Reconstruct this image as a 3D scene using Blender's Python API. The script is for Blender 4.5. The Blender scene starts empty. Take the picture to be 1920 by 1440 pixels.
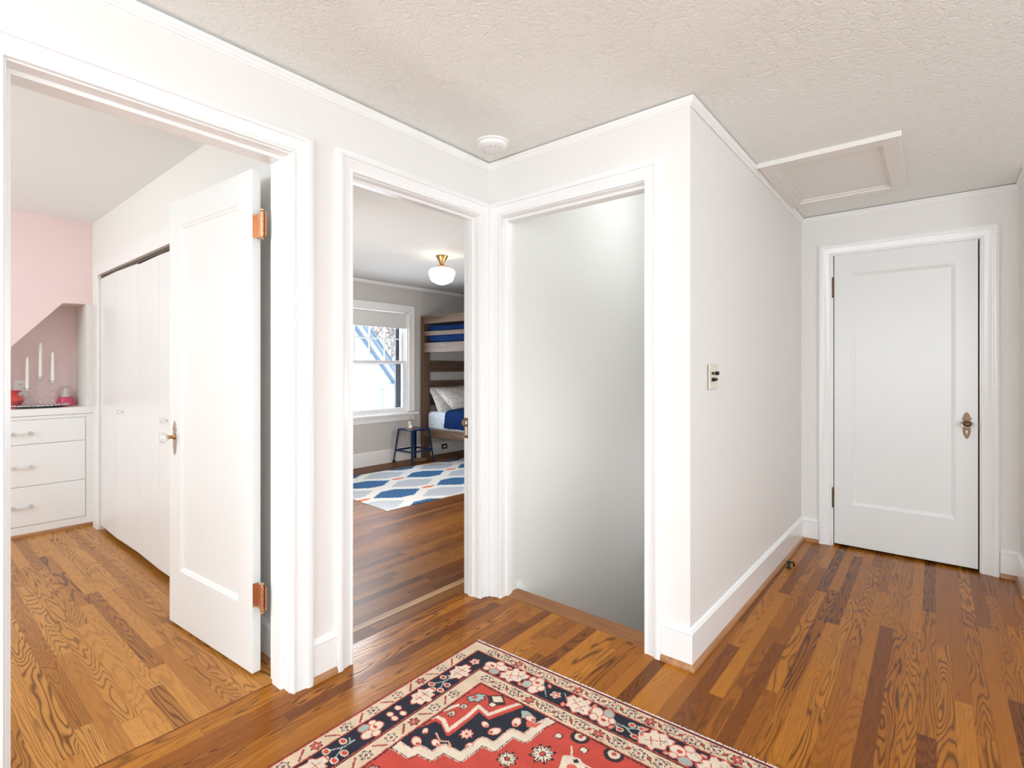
import bpy, bmesh, math, random
import numpy as np
from mathutils import Vector, Matrix
random.seed(7)
S = bpy.context.scene
COL = bpy.context.collection
PI = math.pi

# ------------------------------------------------------------------ materials
def node(nt, t, **kw):
    n = nt.nodes.new(t)
    for k, v in kw.items():
        setattr(n, k, v)
    return n

def newmat(name):
    m = bpy.data.materials.new(name)
    m.use_nodes = True
    nt = m.node_tree
    return m, nt, nt.nodes['Principled BSDF']

def mat(name, col, rough=.5, metal=0., bump=0., bscale=50., var=0., vscale=3., spec=.5, coat=0., emit=None, estr=0., sheen=0.):
    m, nt, b = newmat(name)
    b.inputs['Base Color'].default_value = (*col, 1)
    b.inputs['Roughness'].default_value = rough
    b.inputs['Metallic'].default_value = metal
    b.inputs['Specular IOR Level'].default_value = spec
    b.inputs['Coat Weight'].default_value = coat
    b.inputs['Sheen Weight'].default_value = sheen
    if emit:
        b.inputs['Emission Color'].default_value = (*emit, 1)
        b.inputs['Emission Strength'].default_value = estr
    geo = node(nt, 'ShaderNodeNewGeometry')
    if var > 0:
        n = node(nt, 'ShaderNodeTexNoise'); n.inputs['Scale'].default_value = vscale
        n.inputs['Detail'].default_value = 4
        nt.links.new(geo.outputs['Position'], n.inputs['Vector'])
        mr = node(nt, 'ShaderNodeMapRange')
        mr.inputs['To Min'].default_value = 1 - var; mr.inputs['To Max'].default_value = 1 + var
        nt.links.new(n.outputs['Fac'], mr.inputs['Value'])
        mx = node(nt, 'ShaderNodeMix', data_type='RGBA', blend_type='MULTIPLY')
        mx.inputs['Factor'].default_value = 1
        mx.inputs['A'].default_value = (*col, 1)
        nt.links.new(mr.outputs['Result'], mx.inputs['B'])
        nt.links.new(mx.outputs['Result'], b.inputs['Base Color'])
    if bump > 0:
        n = node(nt, 'ShaderNodeTexNoise'); n.inputs['Scale'].default_value = bscale
        n.inputs['Detail'].default_value = 6; n.inputs['Roughness'].default_value = .6
        nt.links.new(geo.outputs['Position'], n.inputs['Vector'])
        bp = node(nt, 'ShaderNodeBump'); bp.inputs['Strength'].default_value = bump
        bp.inputs['Distance'].default_value = .01
        nt.links.new(n.outputs['Fac'], bp.inputs['Height'])
        nt.links.new(bp.outputs['Normal'], b.inputs['Normal'])
    return m

def ceiling_mat(name, col, strength=.5):
    """hand-trowelled plaster: swirling ridges"""
    m, nt, b = newmat(name)
    b.inputs['Base Color'].default_value = (*col, 1)
    b.inputs['Roughness'].default_value = .75
    geo = node(nt, 'ShaderNodeNewGeometry')
    n1 = node(nt, 'ShaderNodeTexNoise'); n1.inputs['Scale'].default_value = 26
    n1.inputs['Detail'].default_value = 4; n1.inputs['Distortion'].default_value = 1.4
    n2 = node(nt, 'ShaderNodeTexNoise'); n2.inputs['Scale'].default_value = 90
    n2.inputs['Detail'].default_value = 3
    ab = node(nt, 'ShaderNodeMath', operation='SUBTRACT'); ab.inputs[1].default_value = .5
    a2 = node(nt, 'ShaderNodeMath', operation='ABSOLUTE')
    a3 = node(nt, 'ShaderNodeMath', operation='MULTIPLY'); a3.inputs[1].default_value = -3.0
    ad = node(nt, 'ShaderNodeMath', operation='MULTIPLY_ADD'); ad.inputs[1].default_value = .35
    bp = node(nt, 'ShaderNodeBump'); bp.inputs['Strength'].default_value = strength
    bp.inputs['Distance'].default_value = .004
    L = nt.links.new
    L(geo.outputs['Position'], n1.inputs['Vector']); L(geo.outputs['Position'], n2.inputs['Vector'])
    L(n1.outputs['Fac'], ab.inputs[0]); L(ab.outputs[0], a2.inputs[0]); L(a2.outputs[0], a3.inputs[0])
    L(n2.outputs['Fac'], ad.inputs[0]); L(a3.outputs[0], ad.inputs[2])
    L(ad.outputs[0], bp.inputs['Height']); L(bp.outputs['Normal'], b.inputs['Normal'])
    return m

def oak_floor(name, along, pal, plank=.057, length=.85, ring=1.0, seed=0., rough=.27):
    """strip oak boards with cathedral grain; along = 0 (boards run in x) or 1 (in y)"""
    m, nt, b = newmat(name)
    L = nt.links.new
    def M(op, a, bb=None, c=None):
        n = node(nt, 'ShaderNodeMath', operation=op)
        for i, v in enumerate((a, bb, c)):
            if v is None: continue
            if isinstance(v, (int, float)): n.inputs[i].default_value = v
            else: L(v, n.inputs[i])
        return n.outputs[0]
    geo = node(nt, 'ShaderNodeNewGeometry')
    sep = node(nt, 'ShaderNodeSeparateXYZ'); L(geo.outputs['Position'], sep.inputs[0])
    al = sep.outputs[along]; ac = sep.outputs[1 - along]
    ca = M('DIVIDE', M('ADD', ac, 20.013 + seed), plank)
    ci = M('FLOOR', ca); cf = M('FRACT', ca)
    w1 = node(nt, 'ShaderNodeTexWhiteNoise', noise_dimensions='1D'); L(ci, w1.inputs['W'])
    la = M('ADD', M('DIVIDE', al, length), M('MULTIPLY', w1.outputs['Value'], 17.3))
    ri = M('FLOOR', la); rf = M('FRACT', la)
    cmb = node(nt, 'ShaderNodeCombineXYZ'); L(ci, cmb.inputs[0]); L(ri, cmb.inputs[1])
    w2 = node(nt, 'ShaderNodeTexWhiteNoise', noise_dimensions='2D'); L(cmb.outputs[0], w2.inputs['Vector'])
    pid = w2.outputs['Value']
    sc = node(nt, 'ShaderNodeSeparateXYZ'); L(w2.outputs['Color'], sc.inputs[0])
    # base colour of the board
    ramp = node(nt, 'ShaderNodeValToRGB'); L(pid, ramp.inputs['Fac'])
    els = ramp.color_ramp.elements
    els[0].position = 0; els[0].color = (*pal[0], 1); els[1].position = 1; els[1].color = (*pal[-1], 1)
    for i, c in enumerate(pal[1:-1]):
        e = els.new((i + 1) / (len(pal) - 1)); e.color = (*c, 1)
    # growth rings: contour lines of a stretched noise
    v = node(nt, 'ShaderNodeCombineXYZ')
    L(M('MULTIPLY', ac, 10.), v.inputs[0]); L(M('MULTIPLY', al, .95), v.inputs[1]); L(M('MULTIPLY', pid, 91.), v.inputs[2])
    n = node(nt, 'ShaderNodeTexNoise'); n.inputs['Scale'].default_value = 1
    n.inputs['Detail'].default_value = 2.5; n.inputs['Roughness'].default_value = .42; n.inputs['Distortion'].default_value = .25
    L(v.outputs[0], n.inputs['Vector'])
    fine = node(nt, 'ShaderNodeCombineXYZ')
    L(M('MULTIPLY', ac, 90.), fine.inputs[0]); L(M('MULTIPLY', al, 14.), fine.inputs[1]); L(M('MULTIPLY', pid, 37.), fine.inputs[2])
    nf = node(nt, 'ShaderNodeTexNoise'); nf.inputs['Scale'].default_value = 1; nf.inputs['Detail'].default_value = 2
    L(fine.outputs[0], nf.inputs['Vector'])
    dens = M('MULTIPLY_ADD', sc.outputs[1], 130., 80.)
    ph = M('ADD', M('MULTIPLY', n.outputs['Fac'], dens), M('MULTIPLY', nf.outputs['Fac'], 1.6))
    s = M('POWER', M('MULTIPLY_ADD', M('SINE', ph), .5, .5), 3.0)
    amp = M('MULTIPLY', M('POWER', sc.outputs[2], .9), .85 * ring)
    grain = M('SUBTRACT', 1., M('MULTIPLY', s, amp))
    # pores
    pv = node(nt, 'ShaderNodeCombineXYZ')
    L(M('MULTIPLY', ac, 380.), pv.inputs[0]); L(M('MULTIPLY', al, 9.), pv.inputs[1]); L(M('MULTIPLY', pid, 11.), pv.inputs[2])
    np_ = node(nt, 'ShaderNodeTexNoise'); np_.inputs['Scale'].default_value = 1; np_.inputs['Detail'].default_value = 2
    L(pv.outputs[0], np_.inputs['Vector'])
    pore = M('MULTIPLY_ADD', np_.outputs['Fac'], .9, .52)
    # seams
    eg = M('MINIMUM', cf, M('SUBTRACT', 1., cf))
    er = M('MINIMUM', rf, M('SUBTRACT', 1., rf))
    sm = M('MINIMUM', M('MULTIPLY', eg, 40.), M('MULTIPLY', er, 500.))
    seam = M('MULTIPLY_ADD', M('MINIMUM', sm, 1.), .45, .55)
    f = M('MULTIPLY', M('MULTIPLY', grain, pore), seam)
    mx = node(nt, 'ShaderNodeMix', data_type='RGBA', blend_type='MIX')
    dk = node(nt, 'ShaderNodeMix', data_type='RGBA', blend_type='MULTIPLY')
    dk.inputs['Factor'].default_value = 1; dk.inputs['B'].default_value = (.16, .12, .09, 1)
    L(ramp.outputs['Color'], dk.inputs['A'])
    L(dk.outputs['Result'], mx.inputs['A']); L(ramp.outputs['Color'], mx.inputs['B']); L(f, mx.inputs['Factor'])
    L(mx.outputs['Result'], b.inputs['Base Color'])
    b.inputs['Roughness'].default_value = rough
    b.inputs['Specular IOR Level'].default_value = .2
    bp = node(nt, 'ShaderNodeBump'); bp.inputs['Strength'].default_value = .12; bp.inputs['Distance'].default_value = .002
    L(f, bp.inputs['Height']); L(bp.outputs['Normal'], b.inputs['Normal'])
    return m

def wood(name, c1, c2, axis=1, scale=8., rough=.5):
    m, nt, b = newmat(name)
    L = nt.links.new
    geo = node(nt, 'ShaderNodeNewGeometry')
    mp = node(nt, 'ShaderNodeMapping')
    s = [scale * 4] * 3; s[axis] = scale * .25
    mp.inputs['Scale'].default_value = s
    n = node(nt, 'ShaderNodeTexNoise'); n.inputs['Scale'].default_value = 1; n.inputs['Detail'].default_value = 5
    n.inputs['Distortion'].default_value = .8
    r = node(nt, 'ShaderNodeValToRGB')
    r.color_ramp.elements[0].position = .3; r.color_ramp.elements[0].color = (*c1, 1)
    r.color_ramp.elements[1].position = .7; r.color_ramp.elements[1].color = (*c2, 1)
    L(geo.outputs['Position'], mp.inputs['Vector']); L(mp.outputs['Vector'], n.inputs['Vector'])
    L(n.outputs['Fac'], r.inputs['Fac']); L(r.outputs['Color'], b.inputs['Base Color'])
    b.inputs['Roughness'].default_value = rough
    return m

def attr_mat(name, rough=.9, bump=.4, bscale=400.):
    m, nt, b = newmat(name)
    a = node(nt, 'ShaderNodeVertexColor'); a.layer_name = 'paint'
    geo = node(nt, 'ShaderNodeNewGeometry')
    n = node(nt, 'ShaderNodeTexNoise'); n.inputs['Scale'].default_value = bscale; n.inputs['Detail'].default_value = 3
    mr = node(nt, 'ShaderNodeMapRange'); mr.inputs['To Min'].default_value = .72; mr.inputs['To Max'].default_value = 1.22
    mx = node(nt, 'ShaderNodeMix', data_type='RGBA', blend_type='MULTIPLY'); mx.inputs['Factor'].default_value = 1
    bp = node(nt, 'ShaderNodeBump'); bp.inputs['Strength'].default_value = bump; bp.inputs['Distance'].default_value = .002
    L = nt.links.new
    L(geo.outputs['Position'], n.inputs['Vector']); L(n.outputs['Fac'], mr.inputs['Value'])
    L(a.outputs['Color'], mx.inputs['A']); L(mr.outputs['Result'], mx.inputs['B'])
    L(mx.outputs['Result'], b.inputs['Base Color'])
    L(n.outputs['Fac'], bp.inputs['Height']); L(bp.outputs['Normal'], b.inputs['Normal'])
    b.inputs['Roughness'].default_value = rough
    b.inputs['Specular IOR Level'].default_value = .15
    return m

def glass_mat(name, tint=(1, 1, 1), glossy=.12, rough=.0):
    """thin glass: transparent with a fresnel reflection"""
    m = bpy.data.materials.new(name); m.use_nodes = True
    nt = m.node_tree; nt.nodes.clear(); L = nt.links.new
    o = node(nt, 'ShaderNodeOutputMaterial'); t = node(nt, 'ShaderNodeBsdfTransparent')
    g = node(nt, 'ShaderNodeBsdfGlossy'); f = node(nt, 'ShaderNodeLayerWeight'); f.inputs['Blend'].default_value = .5; mx = node(nt, 'ShaderNodeMixShader')
    mu = node(nt, 'ShaderNodeMath', operation='ADD'); mu.inputs[1].default_value = glossy
    t.inputs['Color'].default_value = (*tint, 1); g.inputs['Roughness'].default_value = rough
    pw = node(nt, 'ShaderNodeMath', operation='POWER'); pw.inputs[1].default_value = 3.5
    m5 = node(nt, 'ShaderNodeMath', operation='MULTIPLY'); m5.inputs[1].default_value = .8
    L(f.outputs['Facing'], pw.inputs[0]); L(pw.outputs[0], m5.inputs[0]); L(m5.outputs[0], mu.inputs[0]); L(mu.outputs[0], mx.inputs[0]); L(t.outputs[0], mx.inputs[1]); L(g.outputs[0], mx.inputs[2])
    L(mx.outputs[0], o.inputs['Surface'])
    return m

def crystal_mat(name, tint=(.97, .97, .96), white=.3, glossy=.06):
    """clear cut glass: mostly see-through, some milky body, a fresnel sheen"""
    m = glass_mat(name, tint, glossy, .03)
    nt = m.node_tree; L = nt.links.new
    o = [n for n in nt.nodes if n.type == 'OUTPUT_MATERIAL'][0]
    src = o.inputs['Surface'].links[0].from_socket
    d = node(nt, 'ShaderNodeBsdfDiffuse'); d.inputs['Color'].default_value = (.88, .87, .85, 1)
    mx = node(nt, 'ShaderNodeMixShader'); mx.inputs[0].default_value = white
    L(src, mx.inputs[1]); L(d.outputs[0], mx.inputs[2]); L(mx.outputs[0], o.inputs['Surface'])
    return m

def dots_mat(name, base, c1, c2, scale=26.):
    """white cotton with scattered blue and black dots"""
    m, nt, b = newmat(name); L = nt.links.new
    geo = node(nt, 'ShaderNodeNewGeometry')
    v = node(nt, 'ShaderNodeTexVoronoi'); v.inputs['Scale'].default_value = scale
    L(geo.outputs['Position'], v.inputs['Vector'])
    lt = node(nt, 'ShaderNodeMath', operation='LESS_THAN'); lt.inputs[1].default_value = .23
    L(v.outputs['Distance'], lt.inputs[0])
    sp = node(nt, 'ShaderNodeSeparateXYZ'); L(v.outputs['Color'], sp.inputs[0])
    gt = node(nt, 'ShaderNodeMath', operation='GREATER_THAN'); gt.inputs[1].default_value = .55; L(sp.outputs[0], gt.inputs[0])
    mc = node(nt, 'ShaderNodeMix', data_type='RGBA'); mc.inputs['A'].default_value = (*c1, 1); mc.inputs['B'].default_value = (*c2, 1)
    L(gt.outputs[0], mc.inputs['Factor'])
    mx = node(nt, 'ShaderNodeMix', data_type='RGBA'); mx.inputs['A'].default_value = (*base, 1)
    L(lt.outputs[0], mx.inputs['Factor']); L(mc.outputs['Result'], mx.inputs['B'])
    L(mx.outputs['Result'], b.inputs['Base Color']); b.inputs['Roughness'].default_value = .9
    return m

TRIM = mat('white_semigloss_paint', (.87, .87, .865), .2, bump=.03, bscale=30)
DOORP = mat('white_door_paint', (.80, .81, .80), .3, bump=.03, bscale=20)
WALL = mat('warm_white_wall_paint', (.80, .785, .76), .6, bump=.06, bscale=140)
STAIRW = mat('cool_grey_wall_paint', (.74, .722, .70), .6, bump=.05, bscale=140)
BEDW = mat('grey_bedroom_paint', (.60, .575, .55), .6, bump=.06, bscale=140)
PINKW = mat('pale_pink_paint', (.84, .67, .66), .6, bump=.05, bscale=140)
CREAMW = mat('cream_wall_paint', (.80, .785, .75), .6, bump=.05, bscale=140)
CEIL = ceiling_mat('trowelled_plaster', (.86, .89, .86), .75)
CEILB = ceiling_mat('bedroom_plaster', (.72, .71, .69), .3)
CEILP = mat('smooth_ceiling_paint', (.83, .87, .87), .7, bump=.05, bscale=60)
HALLF = oak_floor('hall_oak_strips', 1, plank=.052, pal=[(.17, .045, .004), (.25, .073, .005), (.34, .110, .008), (.46, .168, .015), (.30, .090, .006)], length=1.15)
BEDF = oak_floor('bedroom_oak_strips', 1, [(.09, .028, .003), (.14, .044, .004), (.19, .066, .007), (.25, .096, .014)], ring=.8, seed=3.3, rough=.42)
BEDF.node_tree.nodes['Principled BSDF'].inputs['Specular IOR Level'].default_value = .13
PINKF = oak_floor('pink_room_oak_strips', 0, [(.36, .135, .024), (.47, .190, .036), (.57, .255, .056), (.51, .215, .042)], plank=.057, length=1.1, ring=1.0, seed=1.7)
NOSE = wood('oak_nosing', (.17, .055, .008), (.32, .115, .014), 0, 14, .3)
SHOEM = wood('stained_oak_shoe', (.30, .13, .05), (.46, .23, .10), 1, 10, .4)
HATCHM = mat('hatch_paint', (.80, .78, .74), .35)
PLASTIC = mat('white_plastic', (.86, .86, .85), .35)
GREYP = mat('grey_plastic', (.62, .62, .61), .5)
BRASS = mat('antique_brass', (.55, .33, .13), .28, 1.0)
COPPER = mat('copper_hinge', (.72, .43, .27), .3, 1.0, var=.15, vscale=120)
BRONZE = mat('aged_bronze', (.20, .12, .07), .4, .85, var=.25, vscale=90)
NICKEL = mat('worn_nickel', (.46, .43, .38), .25, 1.0)
BLACK = mat('black_rubber', (.012, .012, .012), .5)
SCREWM = mat('dark_screw', (.12, .07, .04), .4, .8)
DARK = mat('dark_track_and_block', (.09, .07, .05), .6)
CRYS = crystal_mat('cut_glass')
GLASS = glass_mat('window_glass', (.97, .985, 1), .02)
THING = crystal_mat('blown_glass', (.985, .98, .98), .05, .04)
SILVER = mat('silver_plate', (.62, .60, .57), .22, 1.0)
WAX = mat('white_wax', (.86, .86, .83), .5)
PINKG = mat('pink_enamel', (.72, .09, .18), .2)
CORAL = mat('coral_glass', (.80, .10, .10), .12, coat=.5)
SNOWY = mat('snow_figure', (.75, .76, .70), .6)
BEDWOOD = wood('walnut_bed_wood', (.085, .05, .03), (.20, .125, .08), 0, 9, .5)
BEDWOODE = wood('walnut_slats_shaded', (.06, .035, .02), (.13, .08, .05), 1, 9, .5)  # darker copy of the bed wood: shade put into the slats
BEDWOODV = wood('walnut_post_shaded', (.085, .048, .028), (.17, .10, .06), 2, 9, .5)  # post tone lowered for the shade around the bed
NAVY = mat('navy_cotton', (.004, .024, .105), .9, bump=.7, bscale=22, spec=.15)
NAVYM = mat('navy_painted_steel', (.008, .028, .085), .35, .2)
SHEET = dots_mat('dotted_sheet', (.66, .71, .80), (.03, .05, .14), (.20, .25, .40), 40)
PILLOW = dots_mat('dotted_pillowcase', (.78, .77, .74), (.02, .025, .05), (.10, .14, .25), 36)
SHADEM = mat('grey_roller_fabric', (.74, .74, .72), .8)
WOODB = mat('small_wood_base', (.45, .25, .12), .5)
CORDM = mat('pale_cord', (.6, .55, .45), .6)
STUCCO = mat('white_stucco', (.84, .85, .86), .9)
HALFT = mat('pale_blue_boards', (.62, .70, .82), .8)
BARGE = mat('blue_grey_fascia', (.26, .35, .47), .7)
ROOFM = mat('blue_grey_shingle', (.34, .43, .55), .9, var=.15, vscale=8)
BARK = mat('bark', (.42, .35, .33), .9)
LEAFM = mat('dry_leaves', (.42, .30, .24), .9)
GROUNDM = mat('garden_ground', (.30, .32, .25), .95)
STORM = mat('dark_storm_frame', (.05, .05, .06), .5)
BATTEN = mat('white_block_slab', (.8, .8, .8), .9)

# ------------------------------------------------------------------ mesh helpers
def tag(o, label=None, cat=None, group=None, kind=None):
    if label: o['label'] = label
    if cat: o['category'] = cat
    if group: o['group'] = group
    if kind: o['kind'] = kind
    return o

def link(name, bm, m, parent=None, smooth=False, bevel=0., seg=2):
    me = bpy.data.meshes.new(name)
    bmesh.ops.recalc_face_normals(bm, faces=bm.faces)
    bm.to_mesh(me); bm.free()
    mats = m if isinstance(m, (list, tuple)) else [m]
    for x in mats: me.materials.append(x)
    if smooth:
        me.polygons.foreach_set('use_smooth', [True] * len(me.polygons))
        me.set_sharp_from_angle(angle=math.radians(40))
    o = bpy.data.objects.new(name, me); COL.objects.link(o)
    if parent is not None: o.parent = parent
    if bevel > 0:
        md = o.modifiers.new('bevel', 'BEVEL'); md.width = bevel; md.segments = seg
        md.limit_method = 'ANGLE'; md.angle_limit = math.radians(40)
    return o

def empty(name, loc=(0, 0, 0)):
    o = bpy.data.objects.new(name, None); COL.objects.link(o)
    o.location = loc; o.empty_display_size = .05
    return o

def B(): return bmesh.new()

def box(bm, x0, x1, y0, y1, z0, z1, mi=0):
    vs = [bm.verts.new((x, y, z)) for x in (x0, x1) for y in (y0, y1) for z in (z0, z1)]
    fs = []
    for q in ((0, 1, 3, 2), (4, 6, 7, 5), (0, 4, 5, 1), (2, 3, 7, 6), (0, 2, 6, 4), (1, 5, 7, 3)):
        f = bm.faces.new([vs[i] for i in q]); f.material_index = mi; fs.append(f)
    return vs

def lathe(bm, prof, c=(0, 0, 0), seg=32, M=None, sx=1., sy=1., mi=0):
    """revolve (r, z) pairs about z; M re-orients"""
    rings = []
    for r, z in prof:
        if r < 1e-6:
            p = Vector((0, 0, z)); p = M @ p if M else p
            rings.append([bm.verts.new(Vector(c) + p)])
        else:
            ring = []
            for k in range(seg):
                a = 2 * PI * k / seg
                p = Vector((r * math.cos(a) * sx, r * math.sin(a) * sy, z)); p = M @ p if M else p
                ring.append(bm.verts.new(Vector(c) + p))
            rings.append(ring)
    for a, b in zip(rings, rings[1:]):
        for k in range(seg):
            k2 = (k + 1) % seg
            if len(a) == 1 and len(b) == 1: continue
            if len(a) == 1: f = bm.faces.new((a[0], b[k], b[k2]))
            elif len(b) == 1: f = bm.faces.new((a[k], a[k2], b[0]))
            else: f = bm.faces.new((a[k], a[k2], b[k2], b[k]))
            f.material_index = mi
    for ring, rev in ((rings[0], True), (rings[-1], False)):
        if len(ring) > 2:
            f = bm.faces.new(ring[::-1] if rev else ring); f.material_index = mi

def tube(bm, pts, r, seg=10):
    pts = [Vector(p) for p in pts]
    rings = []
    for i, p in enumerate(pts):
        t = (pts[min(i + 1, len(pts) - 1)] - pts[max(i - 1, 0)]).normalized()
        u = t.cross(Vector((0, 0, 1)))
        if u.length < 1e-3: u = t.cross(Vector((1, 0, 0)))
        u.normalize(); w = t.cross(u)
        rr = r[i] if isinstance(r, (list, tuple)) else r
        rings.append([bm.verts.new(p + u * rr * math.cos(2 * PI * k / seg) + w * rr * math.sin(2 * PI * k / seg)) for k in range(seg)])
    for a, b in zip(rings, rings[1:]):
        for k in range(seg):
            bm.faces.new((a[k], a[(k + 1) % seg], b[(k + 1) % seg], b[k]))
    bm.faces.new(rings[0][::-1]); bm.faces.new(rings[-1])

def prism(bm, pts, d, mi=0):
    """polygon (3-D points) extruded by vector d"""
    d = Vector(d)
    a = [bm.verts.new(p) for p in pts]; b = [bm.verts.new(Vector(p) + d) for p in pts]
    fs = [bm.faces.new(a[::-1]), bm.faces.new(b)]
    n = len(pts)
    for i in range(n): fs.append(bm.faces.new((a[i], a[(i + 1) % n], b[(i + 1) % n], b[i])))
    for f in fs: f.material_index = mi

def sweep2d(bm, path, prof, zf, closed_prof=True):
    """moulding along a floor-plan polyline; prof = (distance into the room on the right, height); zf(x, y) = base height"""
    n = len(path); P = [Vector((p[0], p[1])) for p in path]
    rows = []
    for i in range(n):
        def nrm(a, b):
            d = (b - a).normalized(); return Vector((d.y, -d.x))
        if i == 0: m = nrm(P[0], P[1])
        elif i == n - 1: m = nrm(P[-2], P[-1])
        else:
            a = nrm(P[i - 1], P[i]); b = nrm(P[i], P[i + 1]); m = (a + b); m = m / (m.dot(a))
        row = []
        for d, z in prof:
            q = P[i] + m * d
            row.append(bm.verts.new((q.x, q.y, zf(P[i].x, P[i].y) + z)))
        rows.append(row)
    k = len(prof)
    for a, b in zip(rows, rows[1:]):
        for j in range(k if closed_prof else k - 1):
            bm.faces.new((a[j], a[(j + 1) % k], b[(j + 1) % k], b[j]))
    bm.faces.new(rows[0][::-1]); bm.faces.new(rows[-1])

CAS = [(0, 0), (0, .011), (.002, .0145), (.007, .016), (.012, .0145), (.014, .012), (.018, .0125), (.046, .0165), (.050, .0185),
       (.0535, .0185), (.055, .0245), (.060, .0265), (.074, .0265), (.080, .0235), (.080, 0)]
def casing(bm, a0, a1, zt, place, wl=.08, wr=.08, wt=.08, prof=CAS):
    """door casing swept up, over and down; place(a, z, out) -> 3-D point"""
    rows = []
    for (a, z, da, dz, w) in ((a0, 0, -1, 0, None), (a0, zt, -1, 1, None), (a1, zt, 1, 1, None), (a1, 0, 1, 0, None)):
        row = []
        for t, o in prof:
            wa = (wl if da < 0 else wr) / .08 * t
            row.append(bm.verts.new(place(a + da * wa, z + dz * wt / .08 * t, o)))
        rows.append(row)
    k = len(prof)
    for r, q in zip(rows, rows[1:]):
        for j in range(k):
            bm.faces.new((r[j], r[(j + 1) % k], q[(j + 1) % k], q[j]))
    bm.faces.new(rows[0]); bm.faces.new(rows[-1][::-1])

def panel_door(bm, w, h, t, stile, top, bot, both=True):
    """one-panel door, local: x 0..w, y 0..t (front y=0), z 0..h; recessed panel with sloped sticking"""
    def ring(y, ins):
        return [(stile + ins, y, bot + ins), (w - stile - ins, y, bot + ins), (w - stile - ins, y, h - top - ins), (stile + ins, y, h - top - ins)]
    for side in ((0, 1), (t, -1)) if both else ((0, 1),):
        y0, sg = side
        outer = [bm.verts.new(p) for p in ((0, y0, 0), (w, y0, 0), (w, y0, h), (0, y0, h))]
        rings = [[bm.verts.new(p) for p in ring(y0 + sg * dy, ins)] for dy, ins in ((0, 0), (.003, .002), (.006, .010), (.010, .017), (.0115, .018))]
        seq = [outer] + rings
        for a, b in zip(seq, seq[1:]):
            for i in range(4):
                bm.faces.new((a[i], a[(i + 1) % 4], b[(i + 1) % 4], b[i]))
        bm.faces.new(rings[-1])
    for x0, x1 in ((0, 0), (w, w)):
        bm.faces.new([bm.verts.new(p) for p in ((x0, 0, 0), (x0, t, 0), (x0, t, h), (x0, 0, h))])
    for z in (0, h):
        bm.faces.new([bm.verts.new(p) for p in ((0, 0, z), (w, 0, z), (w, t, z), (0, t, z))])
    bmesh.ops.remove_doubles(bm, verts=bm.verts, dist=1e-5)

def xform(bm, M):
    bmesh.ops.transform(bm, matrix=M, verts=bm.verts)

def rotz(a): return Matrix.Rotation(a, 4, 'Z')
def trans(x, y, z): return Matrix.Translation((x, y, z))

# ------------------------------------------------------------------ plan
XA, YB, XC, XC2, YD, XE = -1.91, 2.12, -.783, -.747, 4.235, .394
def cz(x, y): return 2.385 - (.0195 * (y - 1.9) if y > 1.9 else 0)
HW = 3.05  # wall height above the ceilings

def struct(name, bm, m, label, cat, parent=None, **kw):
    o = link(name, bm, m, parent, **kw)
    return tag(o, label, cat, kind='structure')

# floors
b = B()
for (x0, x1, y0, y1) in ((-2.03, 2.3, -3.2, 2.15), (-1.02 + .04, 2.3, 2.15, 4.3), (-2.03, -1.81, 2.15, 2.16)):
    box(b, x0, x1, y0, y1, -.03, 0)
box(b, -.95, 1.3, 4.3, 5.1, -.03, 0)
struct('floor', b, HALLF, 'orange-brown oak strip floor of the hallway around the patterned rug', 'floor')
b = B(); box(b, -5.6, -2.03, -2.6, 1.13, -.03, 0); box(b, -5.6, -3.06, 1.13, 1.7, -.03, 0)
struct('floor', b, PINKF, 'lighter oak strip floor of the pink room behind the half-open door', 'floor')
b = B(); box(b, -5.7, -2.03, 1.705, 5.9, -.03, 0); box(b, -3.05, -2.03, 1.13, 1.705, -.03, 0)
struct('floor', b, BEDF, 'dark oak strip floor of the grey bedroom with the bunk bed', 'floor')
b = B(); box(b, -1.83, -.98, 2.150, 2.272, -.032, .0006)
xform(b, Matrix.Identity(4))
struct('trim_1', b, NOSE, 'oak nosing board at the top of the stairs in the doorway', 'floor trim', bevel=.004)
b = B(); box(b, -2.163, -2.117, 1.20, 2.30, -.01, .0007)
struct('trim_11', b, wood('pale_oak_board', (.24, .12, .04), (.44, .25, .10), 1, 14, .5), 'single pale oak board across the bedroom doorway', 'floor trim')
# stairwell below
b = B()
for i in range(11):
    box(b, -1.83, -.89, 2.272 + i * .2, 2.272 + (i + 1) * .2 + .02, -.19 * (i + 1) - .03, -.19 * (i + 1))
    box(b, -1.83, -.89, 2.272 + i * .2 - .02, 2.272 + i * .2, -.19 * (i + 1) - .03, -.19 * i - .033)
struct('floor_stairs', b, NOSE, 'wooden steps going down behind the doorway threshold', 'stairs')
b = B(); prism(b, [(-1.829, 2.262, .0), (-1.829, 2.262, -.25), (-1.829, 4.45, -2.35), (-1.829, 4.45, -2.06), (-1.829, 2.30, .03), (-1.829, 2.262, .03)], (.006, 0, 0))
struct('trim_2', b, TRIM, 'white skirt board sloping down along the stairwell wall', 'skirt board')

# walls
b = B()
box(b, XA - .15, XA, -3.2, .195, 0, HW); box(b, XA - .15, XA, .195, .985, 2.08, HW)
box(b, XA - .15, XA, .985, 1.10, 0, HW); box(b, XA - .106, XA, 1.10, 1.245, 0, HW)
box(b, XA - .106, XA, 1.245, 2.04, 2.08, HW); box(b, XA - .106, XA, 2.04, YB, 0, HW)
struct('wall_left', b, WALL, 'off-white hallway wall holding the two left doorways', 'wall')
b = B()
box(b, XA - .09, -1.8262, YB, YB + .13, 0, HW); box(b, -1.8262, -.980, YB, YB + .13, 2.076, HW); box(b, -.980, XC, YB, YB + .10, 0, HW)
struct('wall_stair_front', b, WALL, 'white hallway wall around the doorway to the stairs', 'wall')
b = B()
prism(b, [(XC, YB + .10, 0), (XC2, YD + .02, 0), (XC - .107, YD + .02, 0), (XC - .107, YB + .10, 0)], (0, 0, HW))
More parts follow.
